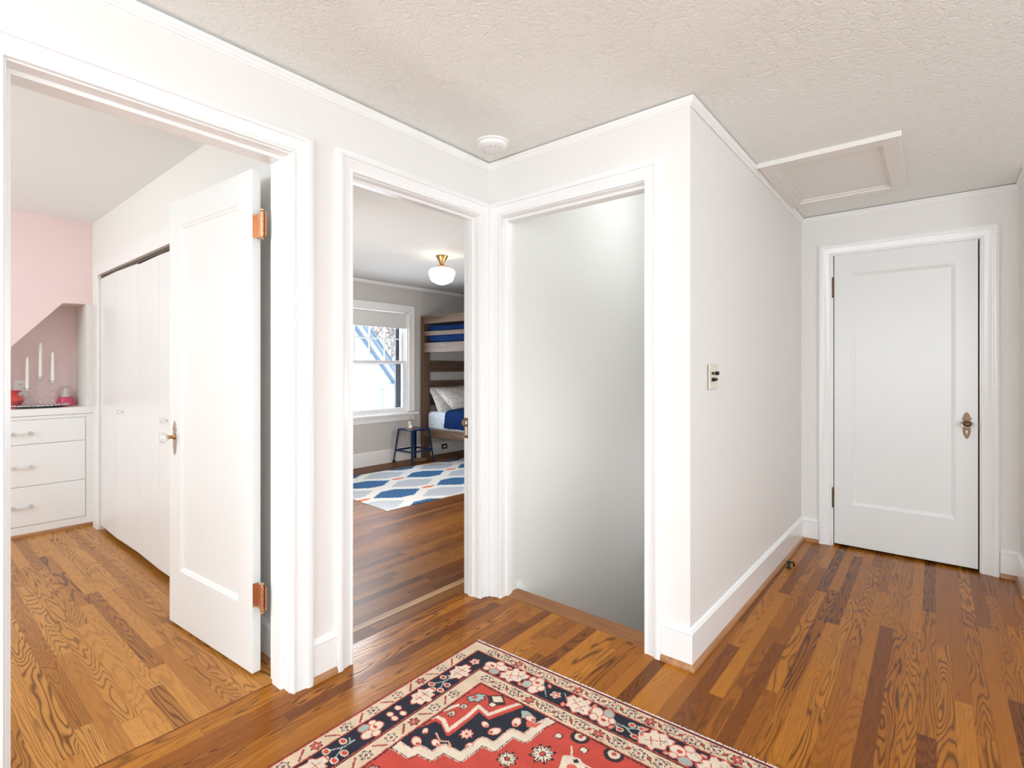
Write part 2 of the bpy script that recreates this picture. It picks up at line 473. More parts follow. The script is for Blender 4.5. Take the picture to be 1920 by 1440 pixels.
struct('wall_side', b, WALL, 'taupe shaded side wall of the short passage with the switch plate', 'wall')
b = B()
box(b, XC - .2, -.56, YD, YD + .12, 0, HW); box(b, -.56, .226, YD, YD + .12, 2.05, HW); box(b, .226, 2.4, YD, YD + .12, 0, HW)
struct('wall_back', b, WALL, 'off-white wall at the passage end around the closed door', 'wall')
b = B(); box(b, XE, XE + .12, 3.9, YD, 0, HW); box(b, XE + .12, 2.4, 3.9, 4.02, 0, HW)
struct('wall_right', b, WALL, 'off-white passage wall at the right edge of the view', 'wall')
b = B(); box(b, 2.3, 2.42, -3.2, -1.15, 0, HW); box(b, 2.3, 2.42, 1.55, 4.0, 0, HW); box(b, 2.3, 2.42, -1.15, 1.55, 0, .58); box(b, 2.3, 2.42, -1.15, 1.55, 2.12, HW)  # opening cut for the added light from the right
struct('wall_far_right', b, WALL, 'off-white hallway wall on the right outside the view', 'wall')
b = B()  # hallway rear wall; opening made for the added window light
box(b, XA - .1, -1.55, -3.32, -3.2, 0, HW); box(b, 1.75, 2.4, -3.32, -3.2, 0, HW)
box(b, -1.55, 1.75, -3.32, -3.2, 0, .55); box(b, -1.55, 1.75, -3.32, -3.2, 2.2, HW)
struct('wall_rear', b, WALL, 'hallway wall behind the viewpoint with an added wide window', 'wall')
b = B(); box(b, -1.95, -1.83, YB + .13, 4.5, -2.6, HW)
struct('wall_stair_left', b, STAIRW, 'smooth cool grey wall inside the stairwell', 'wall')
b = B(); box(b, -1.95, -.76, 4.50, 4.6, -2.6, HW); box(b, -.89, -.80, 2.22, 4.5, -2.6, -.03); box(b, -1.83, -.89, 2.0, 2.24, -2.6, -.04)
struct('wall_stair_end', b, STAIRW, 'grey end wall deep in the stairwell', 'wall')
# bedroom walls
b = B()
WX = -5.57; WY0, WY1, WZ0, WZ1 = 3.42, 4.53, .60, 2.02
box(b, WX - .16, WX, 1.5, WY0, -.03, HW); box(b, WX - .16, WX, WY1, 6.0, -.03, HW)
box(b, WX - .16, WX, WY0, WY1, -.03, WZ0); box(b, WX - .16, WX, WY0, WY1, WZ1, HW)
struct('wall_bedroom_window', b, BEDW, 'grey bedroom wall around the sash window', 'wall')
b = B(); box(b, -5.7, -1.95, 5.85, 5.97, -.03, HW)
struct('wall_bedroom_back', b, BEDW, 'grey bedroom wall beside the bunk bed', 'wall')
b = B(); box(b, -5.6, -3.05, 1.70, 1.76, -.03, HW); box(b, -3.11, -3.05, 1.12, 1.70, -.03, HW)
struct('wall_closet_back', b, BEDW, 'grey wall between the closet and the bedroom', 'wall')
# pink room walls
b = B()
box(b, -5.2, -4.985, 1.04, 1.12, 0, HW); box(b, -4.985, -3.12, 1.04, 1.12, 1.965, HW); box(b, -3.12, XA - .15, 1.04, 1.12, 0, HW)
struct('wall_closet', b, CREAMW, 'cream wall above and beside the bifold closet doors', 'wall')
NB = [(1.0, .945), (1.0, 1.757), (.859, 1.753), (.19, .945)]
b = B()
# far pink wall with the slanted niche cut out
X0, X1 = -5.30, -5.2
prism(b, [(X0, -2.6, 0), (X0, .19, 0), (X0, .19, .945), (X0, .859, 1.753), (X0, .859, HW), (X0, -2.6, HW)], (X1 - X0, 0, 0))
prism(b, [(X0, .859, 1.753), (X0, 1.0, 1.757), (X0, 1.0, HW), (X0, .859, HW)], (X1 - X0, 0, 0))
box(b, X0, X1, 1.0, 1.04, 1.757, HW)
struct('wall_pink', b, PINKW, 'pale pink wall above the slanted alcove', 'wall')
b = B()  # niche lining
box(b, -5.60, -5.56, -.2, 1.10, .8, 2.0)
struct('wall_alcove_back', b, PINKW, 'deeper pink back of the slanted alcove behind the candles', 'wall')
b = B()
box(b, -5.56, -5.202, 1.0, 1.06, .892, 1.757); box(b, -5.50, -5.204, 1.002, 1.045, 0, .8915); box(b, -5.56, -5.3, .85, 1.0, 1.757, 1.80)
prism(b, [(-5.56, .859, 1.753), (-5.56, .19, .945), (-5.56, .10, .945), (-5.56, .82, 1.80)], (.26, 0, 0))
struct('wall_alcove_side', b, CREAMW, 'cream side and top of the alcove beside the closet', 'wall')
b = B()  # pink room rear wall, cream to cut pink cast; opening for the added light
box(b, -5.3, -4.9, -2.72, -2.6, 0, HW); box(b, -2.6, XA - .1, -2.72, -2.6, 0, HW)
box(b, -4.9, -2.6, -2.72, -2.6, 0, .6); box(b, -4.9, -2.6, -2.72, -2.6, 2.15, HW)
struct('wall_pink_rear', b, CREAMW, 'cream rear wall of the pink room with an added window outside the view', 'wall')

# ceilings
def ceil_patch(bm, xs, ys, zf):
    vv = [[bm.verts.new((x, y, zf(x, y))) for x in xs] for y in ys]
    for i in range(len(ys) - 1):
        for j in range(len(xs) - 1):
            bm.faces.new((vv[i][j], vv[i][j + 1], vv[i + 1][j + 1], vv[i + 1][j]))
b = B()
ceil_patch(b, [XA - .05, XC - .05, 2.35], [-3.25, -1.2, 1.9, YB + .06], cz)
ceil_patch(b, [XC - .05, 2.35], [YB + .06, 3.0, 4.25], cz)
r = bmesh.ops.extrude_face_region(b, geom=b.faces[:])
bmesh.ops.translate(b, verts=[v for v in r['geom'] if isinstance(v, bmesh.types.BMVert)], vec=(0, 0, .05))
struct('ceiling', b, CEIL, 'hand-trowelled off-white plaster ceiling of the hallway', 'ceiling')
b = B(); box(b, -5.65, -1.96, 1.1, 5.9, 2.38, 2.43)
struct('ceiling', b, CEILB, 'grey-white plaster ceiling of the bedroom with the globe light', 'ceiling')
b = B(); box(b, -5.65, -2.0, -2.65, 1.12, 2.405, 2.455)
struct('ceiling', b, CEILP, 'smooth cream ceiling of the pink room', 'ceiling')
b = B(); box(b, -1.95, -.8, 2.2, 4.6, 2.98, 3.03)
struct('ceiling', b, CEILP, 'high ceiling over the stairwell', 'ceiling')
b = B(); box(b, -5.8, 2.5, -3.4, 6.1, 3.06, 3.2)  # slab added over the rooms against light leaks
struct('roof', b, BATTEN, 'flat slab added above all rooms to keep outside light out', 'roof')

# ------------------------------------------------------------------ mouldings
CROWN = [(0, -.006), (0, -.040), (.004, -.040), (.006, -.034), (.012, -.030), (.012, -.022), (.018, -.016), (.021, -.006)]
path = [(XA, -3.2), (XA, YB), (XC, YB), (XC2, YD), (XE, YD), (XE, 3.9)]
b = B(); sweep2d(b, path, CROWN, cz)
struct('trim_3', b, TRIM, 'slim white crown moulding around the hallway ceiling', 'crown moulding', smooth=True)
BASE = [(0, 0), (.013, 0), (.013, .143), (.0165, .146), (.0165, .151), (.012, .155), (.009, .160), (.004, .166), (0, .168)]
SHOE = [(.013, 0), (.026, 0), (.0255, .010), (.021, .018), (.013, .024)]
zero = lambda x, y: 0
segs = [('baseboard_left', [(XA, 1.062), (XA, 1.171)], 'short white baseboard between the two left doorway casings'),
        ('baseboard_corner', [(-.9045, YB), (XC, YB), (XC2, YD), (-.636, YD)], 'white baseboard wrapping the corner and running down the passage'),
        ('baseboard_right', [(.307, YD), (XE, YD), (XE, 3.9)], 'white baseboard right of the closed door'),
        ('baseboard_front', [(XA, -3.2), (XA, .11)], 'white baseboard of the left wall outside the view'),
        ('baseboard_closet', [(-3.03, 1.04), (XA - .15, 1.04)], 'white baseboard behind the open door')]
for nm, p, lb in segs:
    b = B(); sweep2d(b, p, BASE, zero)
    o = struct(nm, b, TRIM, lb, 'baseboard', smooth=True)
    q = list(p)
    b = B(); sweep2d(b, q, SHOE, zero)
    s = link('shoe_moulding', b, SHOEM, o, smooth=True); s['label'] = 'stained oak quarter-round'
BB2 = [(0, 0), (.015, 0), (.015, .165), (.010, .172), (0, .176)]
b = B(); sweep2d(b, [(WX, 1.8), (WX, 5.85), (-2.0, 5.85)], BB2, zero)
struct('baseboard_bedroom', b, TRIM, 'tall white baseboard under the bedroom window', 'baseboard')
b = B(); sweep2d(b, [(WX, 1.8), (WX, 5.85), (-2.0, 5.85)], [(0, 2.375), (0, 2.335), (.006, 2.335), (.02, 2.36), (.02, 2.375)], zero)
struct('trim_4', b, TRIM, 'narrow crown moulding of the grey bedroom', 'crown moulding')

# casings and jambs
pA = lambda a, z, o: (XA + o, a, z)
pB = lambda a, z, o: (a, YB - o, z)
pD = lambda a, z, o: (a, YD - o, z)
def jamb_x(b, y0, y1, zt, xf, xb, t=.02):
    box(b, xb, xf, y0 - t, y0, 0, zt + t); box(b, xb, xf, y1, y1 + t, 0, zt + t); box(b, xb, xf, y0, y1, zt, zt + t)
# doorway 1
b = B(); casing(b, .195, .985, 2.077, pA)
t1 = struct('trim_5', b, TRIM, 'white moulded casing around the doorway to the pink room', 'door casing', smooth=True)
b = B(); jamb_x(b, .200, .980, 2.072, XA + .001, XA - .155, .012); link('jamb', b, TRIM, t1)
b = B()
box(b, XA - .115, XA - .047, .200, .214, 0, 2.072); box(b, XA - .115, XA - .047, .966, .980, 0, 2.072); box(b, XA - .115, XA - .047, .214, .966, 2.058, 2.072)
link('door_stop_strip', b, TRIM, t1, bevel=.001)
b = B(); casing(b, .195, .985, 2.077, lambda a, z, o: (XA - .15 - o, a, z), wr=.05); link('casing', b, TRIM, t1, smooth=True)
# doorway 2
b = B(); casing(b, 1.250, 2.036, 2.077, pA, wl=.078, wr=.063)
t2 = struct('trim_6', b, TRIM, 'white moulded casing around the doorway to the grey bedroom', 'door casing', smooth=True)
b = B(); jamb_x(b, 1.246, 2.034, 2.073, XA + .001, XA - .106, .004); link('jamb', b, TRIM, t2)
b = B()
box(b, XA - .068, XA - .035, 1.246, 1.258, 0, 2.073); box(b, XA - .068, XA - .035, 2.024, 2.034, 0, 2.073); box(b, XA - .068, XA - .035, 1.258, 2.024, 2.060, 2.073)
link('door_stop_strip', b, TRIM, t2, bevel=.001)
b = B()  # strike plate with lip
xs, ys = XA - .106, 2.033
for z0, z1 in ((.862, .878), (.925, .938), (.958, .974)):
    box(b, xs + .004, xs + .030, ys - .0022, ys, z0, z1)
box(b, xs + .024, xs + .030, ys - .0022, ys, .862, .974); box(b, xs + .004, xs + .009, ys - .0022, ys, .862, .974)
box(b, xs - .012, xs + .006, ys - .0035, ys + .004, .930, .962)
o = link('strike_plate', b, BRASS, t2, bevel=.0006); o['label'] = 'brass strike plate'
# doorway to stairs
b = B(); casing(b, -1.815, -.982, 2.073, pB, wl=.074, wr=.077)
t3 = struct('trim_7', b, TRIM, 'white moulded casing around the doorway to the stairs', 'door casing', smooth=True)
b = B()
box(b, -1.826, -1.815, YB - .001, YB + .09, 0, 2.08); box(b, -1.8145, -.983, YB - .001, YB + .131, 2.070, 2.0745); box(b, -.983, -.978, YB - .001, YB + .10, 0, 2.07)
link('jamb', b, TRIM, t3)
b = B(); box(b, -1.817, -1.806, YB + .035, YB + .07, 0, 2.07); box(b, -1.806, -.99, YB + .035, YB + .07, 2.056, 2.07)
link('door_stop_strip', b, TRIM, t3, bevel=.001)
# closed door at the end
b = B(); casing(b, -.556, .222, 2.040, pD, wl=.078, wr=.08)
t4 = struct('trim_8', b, TRIM, 'white moulded casing around the closed door', 'door casing', smooth=True)
b = B()
box(b, -.56, -.548, YD - .001, YD + .12, 0, 2.05); box(b, .216, .228, YD - .001, YD + .12, 0, 2.05); box(b, -.56, .228, YD - .001, YD + .12, 2.038, 2.052)
link('jamb', b, TRIM, t4)

# ------------------------------------------------------------------ doors
def hinge(root, loc, h, axis_dir, material, leaves=(), name='hinge', r=.0065, screws=True):
    """butt hinge with ball tips; leaves = list of (dir vector, width)"""
    b = B()
    x, y, z = loc
    for k in range(5):
        z0 = z - h / 2 + k * h / 5
        lathe(b, [(0, z0 + .0004), (r, z0 + .0004), (r, z0 + h / 5 - .0004), (0, z0 + h / 5 - .0004)], (x, y, 0), 16)
    for s, zz in ((1, z + h / 2), (-1, z - h / 2)):
        pr = [(0, 0), (r * .55, 0), (r * .45, .003), (r * 1.0, .006), (r * 1.05, .010), (r * .6, .0145), (0, .016)]
        lathe(b, [(a, zz + s * c) for a, c in pr], (x, y, 0), 14)
    for (d, w) in leaves:
        d = Vector((*d, 0)).normalized(); n = Vector((-d.y, d.x, 0)) * .0012
        p = [Vector((x, y, z - h / 2)) - n, Vector((x, y, z - h / 2)) + d * w - n, Vector((x, y, z + h / 2)) + d * w - n, Vector((x, y, z + h / 2)) - n]
        prism(b, p, n * 2)
    o = link(name, b, material, root, smooth=True)
    if screws:
        for (d, w) in leaves[:1]:
            d = Vector((*d, 0)).normalized(); n = Vector((d.y, -d.x, 0))
            if n.dot(Vector((0, 0, 0)) - Vector(loc)) < 0: n = -n
            b = B()
            for fz, fw in ((.38, .72), (0, .52), (-.38, .72)):
                c = Vector((x, y, z + fz * h)) + d * w * fw + n * .0012
                M = n.to_track_quat('Z', 'Y').to_matrix()
                lathe(b, [(0, .0008), (.003, .0006), (.0034, 0), (0, 0)], c, 10, M)
            link('screw', b, SCREWM, o)
    return o

def backplate(bm, w, h, t):
    """pointed escutcheon in x-z, front toward -y, centre at knob height"""
    half = [(0, .46), (.10, .44), (.22, .39), (.30, .33), (.32, .27), (.48, .235), (.46, .205), (.33, .20), (.36, .10), (.36, -.05), (.35, -.25), (.30, -.36), (.20, -.45), (.08, -.52), (0, -.54)]
    pts = [(x * w, 0, z * h) for x, z in half] + [(-x * w, 0, z * h) for x, z in half[-2:0:-1]]
    prism(bm, pts, (0, -t, 0))

# door 1, standing open into the pink room
hx, hy = -2.131, .953
ang = math.atan2(.880 - .936, -2.903 + 2.129)
d1 = empty('door_1', (hx, hy, 0))
tag(d1, 'white one-panel door with a glass knob standing open into the pink room', 'door', kind='structure')
MD = trans(-2.1295, .9355, .012) @ rotz(ang)
# local door: x from the hinge edge, y is thickness (toward +y local is -y world after the turn), so mirror
W1, H1, T1 = .776, 2.045, .035
b = B(); panel_door(b, W1, H1, T1, .112, .125, .265)
xform(b, Matrix.Scale(-1, 4, (0, 1, 0)))
xform(b, MD)
def d1obj(name, bm, m, smooth=False, bevel=0., par=None):
    xform(bm, trans(-hx, -hy, 0))
    return link(name, bm, m, par or d1, smooth, bevel)
d1obj('door_panel', b, DOORP, bevel=.0015)
R1 = MD.to_3x3()
# local frame: x along door from hinge, front (toward camera) = +y local ; plates at x = W1-.058
zk = .905
for side, yy, nm in ((1, .0, 'front'), (-1, -T1, 'rear')):
    b = B(); backplate(b, .048, .165, .0025)
    if side == 1: xform(b, rotz(PI))
    xform(b, MD @ trans(W1 - .060, yy, zk))
    bp = d1obj('backplate', b, NICKEL, True, .0006)
    b = B()
    lathe(b, [(.013, 0), (.013, .004), (.008, .008), (.008, .022), (.011, .026), (.011, .030), (0, .030)], (0, 0, 0), 20, Matrix.Rotation(-PI / 2 * side, 3, 'X'))
    xform(b, MD @ trans(W1 - .060, yy + side * .0025, zk)); d1obj('knob_stem', b, BRASS, True)
    b = B()
    lathe(b, [(.010, 0), (.018, .006), (.0255, .016), (.0265, .022), (.022, .031), (.012, .035), (0, .0355)], (0, 0, 0), 12, Matrix.Rotation(-PI / 2 * side, 3, 'X'))
    xform(b, MD @ trans(W1 - .060, yy + side * .031, zk)); o = d1obj('door_knob', b, CRYS); o['label'] = 'clear faceted glass knob'
for zc in (1.826, .328):
    h = hinge(d1, (-2.077 - hx, .951 - hy, zc), .096, 0, COPPER, leaves=[((-1, .02), .052)], r=.0078)
    h['label'] = 'copper butt hinge with ball tips'
    b = B(); box(b, -2.1292 - hx, -2.1278 - hx, .937 - hy, .960 - hy, zc - .048, zc + .048); link('hinge_leaf', b, COPPER, h)
    b = B(); box(b, -2.079 - hx, -2.062 - hx, .958 - hy, .962 - hy, zc - .048, zc + .048); link('hinge_leaf', b, COPPER, h)

# door 2, closed at the passage end
d2 = empty('door_2', (-.17, YD, 0))
tag(d2, 'closed white one-panel door at the end of the passage', 'door', kind='structure')
W2, H2 = .752, 2.021
b = B(); panel_door(b, W2, H2, .035, .105, .133, .287)
xform(b, trans(-.543 + .17, .003, .017)); link('door_panel', b, DOORP, d2, bevel=.0015)
kx, kz = .157 + .17, .905
b = B(); backplate(b, .052, .166, .003); xform(b, trans(kx, .003, kz - .005)); o = link('backplate', b, BRONZE, d2, bevel=.0012); o['label'] = 'pointed bronze escutcheon'
b = B(); box(b, kx - .0028, kx + .0028, -.0008, .0005, kz - .061, kz - .046)
lathe(b, [(0, 0), (.0045, 0), (.0045, .0012), (0, .0012)], (kx, .0, kz - .045), 12, Matrix.Rotation(PI / 2, 3, 'X')); k = link('keyhole', b, PLASTIC, o)
MX = Matrix.Rotation(PI / 2, 3, 'X')
b = B(); lathe(b, [(.014, 0), (.014, .004), (.009, .008), (.009, .026), (.012, .030), (0, .030)], (kx, .0, kz), 20, MX); link('knob_stem', b, BRONZE, d2, True)
b = B(); lathe(b, [(.012, .028), (.024, .030), (.0255, .036), (.0225, .042), (.0185, .041), (.0175, .037)], (kx, 0, kz), 28, MX, 1.22, .86)
k = link('door_knob', b, NICKEL, d2, True); k['label'] = 'oval nickel knob'
b = B(); lathe(b, [(.0178, .037), (.012, .042), (.006, .045), (0, .046)], (kx, 0, kz), 28, MX, 1.22, .86); link('knob_centre', b, BRONZE, k, True)
for zc in (1.818, .338):
    h = hinge(d2, (-.5515 + .17, -.002, zc), .112, 0, BRONZE, leaves=[], r=.0062, screws=False); h['label'] = 'aged bronze hinge'
b = B(); box(b, .2098 + .17, .2145 + .17, .004, .02, .885, .925); link('latch', b, BLACK, d2)

b = B(); box(b, -.85, 1.2, 5.0, 5.1, 0, HW); box(b, -.95, -.85, 4.35, 5.1, 0, HW); box(b, 1.2, 1.3, 4.35, 5.1, 0, HW); box(b, -.95, 1.3, 4.35, 5.1, -.06, -.03)  # box added behind the door to stop light leaking; dark so gaps read black
struct('wall_light_block', b, DARK, 'dark box added behind the closed door to block outside light', 'wall')

# closet bifold doors
leaves = [(-4.980, -4.522), (-4.518, -4.060), (-4.056, -3.598), (-3.594, -3.136)]
off = [(.0, -.010), (-.010, .0), (.0, -.008), (-.008, .0)]
lab = ['leftmost closet door leaf next to the drawers', 'closet door leaf with the small glass knob near the drawers',
       'third closet door leaf from the drawers', 'closet door leaf half hidden behind the open white door']
for i, ((x0, x1), (oa, ob)) in enumerate(zip(leaves, off)):
    b = B()
    ya, yb = 1.046 + oa, 1.046 + ob
    prism(b, [(x0, ya, .035), (x1, yb, .035), (x1, yb + .028, .035), (x0, ya + .028, .035)], (0, 0, 1.905 + (0 if i in (0, 1) else -.008)))
    o = link('door_%d' % (i + 3), b, DOORP, None, bevel=.002)
    tag(o, 'white flat ' + lab[i], 'closet door', kind='structure')
    if i in (1, 3):
        kx_, kz_ = (-4.356, .945) if i == 1 else (-3.470, .943)
        f = (kx_ - x0) / (x1 - x0); ky = ya + (yb - ya) * f
        b = B(); lathe(b, [(.008, 0), (.006, .008), (.006, .012), (.016, .018), (.019, .026), (.013, .034), (0, .036)], (kx_, ky, kz_), 10, MX)
        k = link('knob', b, CRYS, o); k['label'] = 'small clear glass knob'
b = B(); box(b, -4.985, -3.12, 1.05, 1.075, 1.944, 1.965); struct('trim_9', b, DARK, 'dark metal track above the closet doors', 'closet track')
b = B()
casing(b, -4.985, -3.12, 1.965, lambda a, z, o: (a, 1.04 - o, z), wl=.12, prof=[(0, 0), (0, .016), (.08, .018), (.08, 0)])
struct('trim_10', b, TRIM, 'flat white casing around the closet doors', 'closet casing', bevel=.002)
b = B(); box(b, -5.0, -3.1, 1.62, 1.70, 0, 2.1); box(b, -5.06, -4.99, 1.12, 1.7, 0, 2.1); box(b, -5.06, -3.1, 1.12, 1.7, 2.0, 2.1)
struct('wall_closet_inside', b, CREAMW, 'dim inside of the closet behind its doors', 'wall')

# ------------------------------------------------------------------ ceiling hatch, smoke alarm, switch, door stop
hx0, hx1, hy0, hy1 = -.742, -.124, 3.02, 3.88
def hz(y): return cz(0, y)
ht = empty('attic_hatch', (-.43, 3.45, hz(3.45)))
tag(ht, 'white framed attic hatch in the passage ceiling', 'hatch')
def frame_piece(b, x0, x1, y0, y1, d0, d1):
    vs = box(b, x0, x1, y0, y1, 0, 1)
    for v in vs: v.co.z = hz(v.co.y) - (d0 if v.co.z > .5 else d1)
for (x0, x1, y0, y1) in ((hx0, hx1, hy0, hy0 + .075), (hx0, hx1, hy1 - .075, hy1), (hx0, hx0 + .062, hy0 + .075, hy1 - .075), (hx1 - .07, hx1, hy0 + .075, hy1 - .075)):
    b = B(); frame_piece(b, x0, x1, y0, y1, 0.0, .022)
    xform(b, trans(.43, -3.45, -hz(3.45))); link('frame_board', b, HATCHM, ht, bevel=.002)
b = B()
for (x0, x1, y0, y1) in ((hx0 + .062, hx1 - .07, hy1 - .095, hy1 - .075), (hx0 + .062, hx0 + .078, hy0 + .075, hy1 - .095), (hx1 - .082, hx1 - .07, hy0 + .075, hy1 - .095)):
    frame_piece(b, x0, x1, y0, y1, 0, .012)
xform(b, trans(.43, -3.45, -hz(3.45))); link('stop_bead', b, HATCHM, ht, bevel=.001)
b = B(); frame_piece(b, hx0 + .078, hx1 - .082, hy0 + .076, hy1 - .096, 0, .004)
xform(b, trans(.43, -3.45, -hz(3.45))); link('hatch_panel', b, HATCHM, ht)
for (x0, x1, y0, y1) in ((hx0 - .008, hx1 + .008, hy0 - .008, hy0),):
    b = B(); frame_piece(b, x0, x1, y0, y1, 0, .026)
    xform(b, trans(.43, -3.45, -hz(3.45))); link('front_lip', b, HATCHM, ht, bevel=.001)

sx, sy = -1.716, 1.932
sd = empty('smoke_alarm', (sx, sy, cz(sx, sy)))
tag(sd, 'round white smoke alarm on the ceiling above the corner of the doorways', 'smoke alarm')
b = B(); lathe(b, [(0, 0), (.084, 0), (.084, -.008), (.080, -.010), (.0, -.010)], (0, 0, 0), 48); link('mounting_base', b, PLASTIC, sd, True)
b = B(); lathe(b, [(0, -.010), (.074, -.010), (.072, -.024), (.060, -.034), (.030, -.037), (0, -.037)], (0, 0, 0), 48); link('cover', b, PLASTIC, sd, True)
b = B()
for k in range(12):
    a = 2 * PI * k / 12
    vs = box(b, .040, .056, -.003, .003, -.0375, -.034)
    bmesh.ops.rotate(b, verts=vs, cent=(0, 0, 0), matrix=Matrix.Rotation(a, 3, 'Z'))
link('vent_slots', b, GREYP, sd)

sw = empty('switch_plate', (XC + .002, 2.375, 1.212))
tag(sw, 'beige plate with push-button light switches on the passage side wall', 'light switch')
sl = (XC2 - XC) / (YD - YB)
def swx(b):  # plate local: x out of the wall, y along the wall
    xform(b, Matrix.Rotation(-math.atan(sl), 4, 'Z')); xform(b, trans(sl * (2.375 - YB) + .0005, 0, 0))
IVORY = mat('ivory_plate', (.72, .66, .57), .35)
b = B(); box(b, 0, .007, -.055, .055, -.058, .058); swx(b); link('plate', b, IVORY, sw, bevel=.003)
for (yy, z, big) in ((-.022, .014, 0), (-.022, -.014, 1), (.022, .014, 1), (.022, -.014, 0)):
    b = B(); r = .0085 if big else .006; d = .015 if big else .0085
    lathe(b, [(0, 0), (r, 0), (r, d), (r * .75, d + .0015), (0, d + .0015)], (0, 0, 0), 20, Matrix.Rotation(PI / 2, 3, 'Y'))
    xform(b, trans(.006, yy, z)); swx(b); link('push_button', b, BLACK, sw, True)
for z in (-.045, .045):
    for yy in (-.022, .022):
        b = B(); lathe(b, [(0, 0), (.0035, 0), (.003, .0012), (0, .0015)], (.007, yy, z), 10, Matrix.Rotation(PI / 2, 3, 'Y'))
        swx(b); link('screw', b, IVORY, sw)

ds = empty('door_stop', (-.700, 3.585, 0))
tag(ds, 'small black metal door stop on the floor by the passage baseboard', 'door stop')
b = B(); lathe(b, [(0, 0), (.016, 0), (.016, .004), (.008, .008), (.006, .03), (.011, .034), (.012, .042), (.006, .047), (0, .047)], (0, -.012, 0), 18); link('post', b, BLACK, ds, True)
b = B(); tube(b, [(.0, -.012, .03), (.012, .01, .036), (.02, .03, .026), (.02, .042, .008), (.018, .046, .0)], [.006, .005, .005, .006, .007], 10); link('hook', b, BLACK, ds, True)

# ------------------------------------------------------------------ painted textiles (colours woven into a fine grid)
class Canvas:
    """colours over a rectangle (s across, t down) in metres"""
    def __init__(s, w, h, step, bg):
        s.nx, s.ny = int(w / step) + 1, int(h / step) + 1; s.st = step
        s.S, s.T = np.meshgrid(np.arange(s.nx) * step, np.arange(s.ny) * step)
        rng = np.random.RandomState(3)
        s.S0, s.T0 = s.S.copy(), s.T.copy()
        s.S = s.S + rng.uniform(-.35, .35, s.S.shape) * step; s.T = s.T + rng.uniform(-.35, .35, s.T.shape) * step
        s.C = np.zeros((s.ny, s.nx, 3)); s.C[:] = bg
    def put(s, m, c): s.C[m] = c
    def rect(s, a, b, c, d, col): s.put((s.S >= a) & (s.S < b) & (s.T >= c) & (s.T < d), col)
    def ell(s, x, y, rx, ry, col, rot=0.):
        dx, dy = s.S - x, s.T - y; c, n = math.cos(rot), math.sin(rot)
        u, v = dx * c + dy * n, -dx * n + dy * c
        s.put((u / rx) ** 2 + (v / ry) ** 2 < 1, col)
    def rhomb(s, x, y, rx, ry, col, rot=0.):
        dx, dy = s.S - x, s.T - y; c, n = math.cos(rot), math.sin(rot)
        u, v = dx * c + dy * n, -dx * n + dy * c
        s.put(np.abs(u) / rx + np.abs(v) / ry < 1, col)
    def poly(s, pts, col):
        m = np.zeros(s.S.shape, bool); n = len(pts)
        for i in range(n):
            x0, y0 = pts[i]; x1, y1 = pts[(i + 1) % n]
            if y0 == y1: continue
            c = ((s.T >= min(y0, y1)) & (s.T < max(y0, y1))) & (s.S < (s.T - y0) * (x1 - x0) / (y1 - y0) + x0)
            m ^= c
        s.put(m, col)
    def line(s, pts, w, col):
        for (x0, y0), (x1, y1) in zip(pts, pts[1:]):
            dx, dy = x1 - x0, y1 - y0; L = dx * dx + dy * dy + 1e-12
            k = np.clip(((s.S - x0) * dx + (s.T - y0) * dy) / L, 0, 1)
            s.put((s.S - x0 - k * dx) ** 2 + (s.T - y0 - k * dy) ** 2 < (w / 2) ** 2, col)
    def flower(s, x, y, r, petal, edge, centre, n=6, rot=0.):
        dx, dy = s.S - x, s.T - y; d = np.hypot(dx, dy); a = np.arctan2(dy, dx) + rot
        R = r * (.84 + .16 * np.cos(n * a))
        s.put(d < R, edge); s.put(d < R - max(.0032, r * .14), petal)
        s.put((d < R * .86) & (np.abs(np.sin(n * a / 2)) < .26) & (d > R * .28), edge)
        s.put(d < r * .26, edge); s.put(d < r * .17, centre)
    def mesh(s, name, fn, m, parent=None, keep=None, thick=.006):
        me = bpy.data.meshes.new(name)
        X, Y, Z = fn(s.S0, s.T0)
        co = np.stack([X, Y, Z], -1).reshape(-1, 3)
        idx = np.arange(s.nx * s.ny).reshape(s.ny, s.nx)
        q = np.stack([idx[:-1, :-1], idx[1:, :-1], idx[1:, 1:], idx[:-1, 1:]], -1).reshape(-1, 4)
        # thin edge all round, down to the floor
        rim = np.concatenate([idx[0, :], idx[1:, -1], idx[-1, -2::-1], idx[-2:0:-1, 0]])
        low = co[rim].copy(); low[:, 2] = .0005
        nb = len(co); co = np.concatenate([co, low])
        li = np.arange(len(rim)) + nb
        side = np.stack([rim, np.roll(rim, -1), np.roll(li, -1), li], -1)
        q = np.concatenate([q, side])
        me.vertices.add(len(co)); me.vertices.foreach_set('co', co.astype(np.float32).ravel())
        me.loops.add(q.size); me.loops.foreach_set('vertex_index', q.astype(np.int32).ravel())
        me.polygons.add(len(q)); me.polygons.foreach_set('loop_start', (np.arange(len(q)) * 4).astype(np.int32))
        me.update(calc_edges=True); me.validate()
        cl = np.concatenate([s.C.reshape(-1, 3), s.C.reshape(-1, 3)[rim]])
        at = me.color_attributes.new('paint', 'FLOAT_COLOR', 'POINT')
        at.data.foreach_set('color', np.concatenate([cl, np.ones((len(cl), 1))], 1).astype(np.float32).ravel())
        me.materials.append(m)
        o = bpy.data.objects.new(name, me); COL.objects.link(o)
        if parent is not None: o.parent = parent
        return o

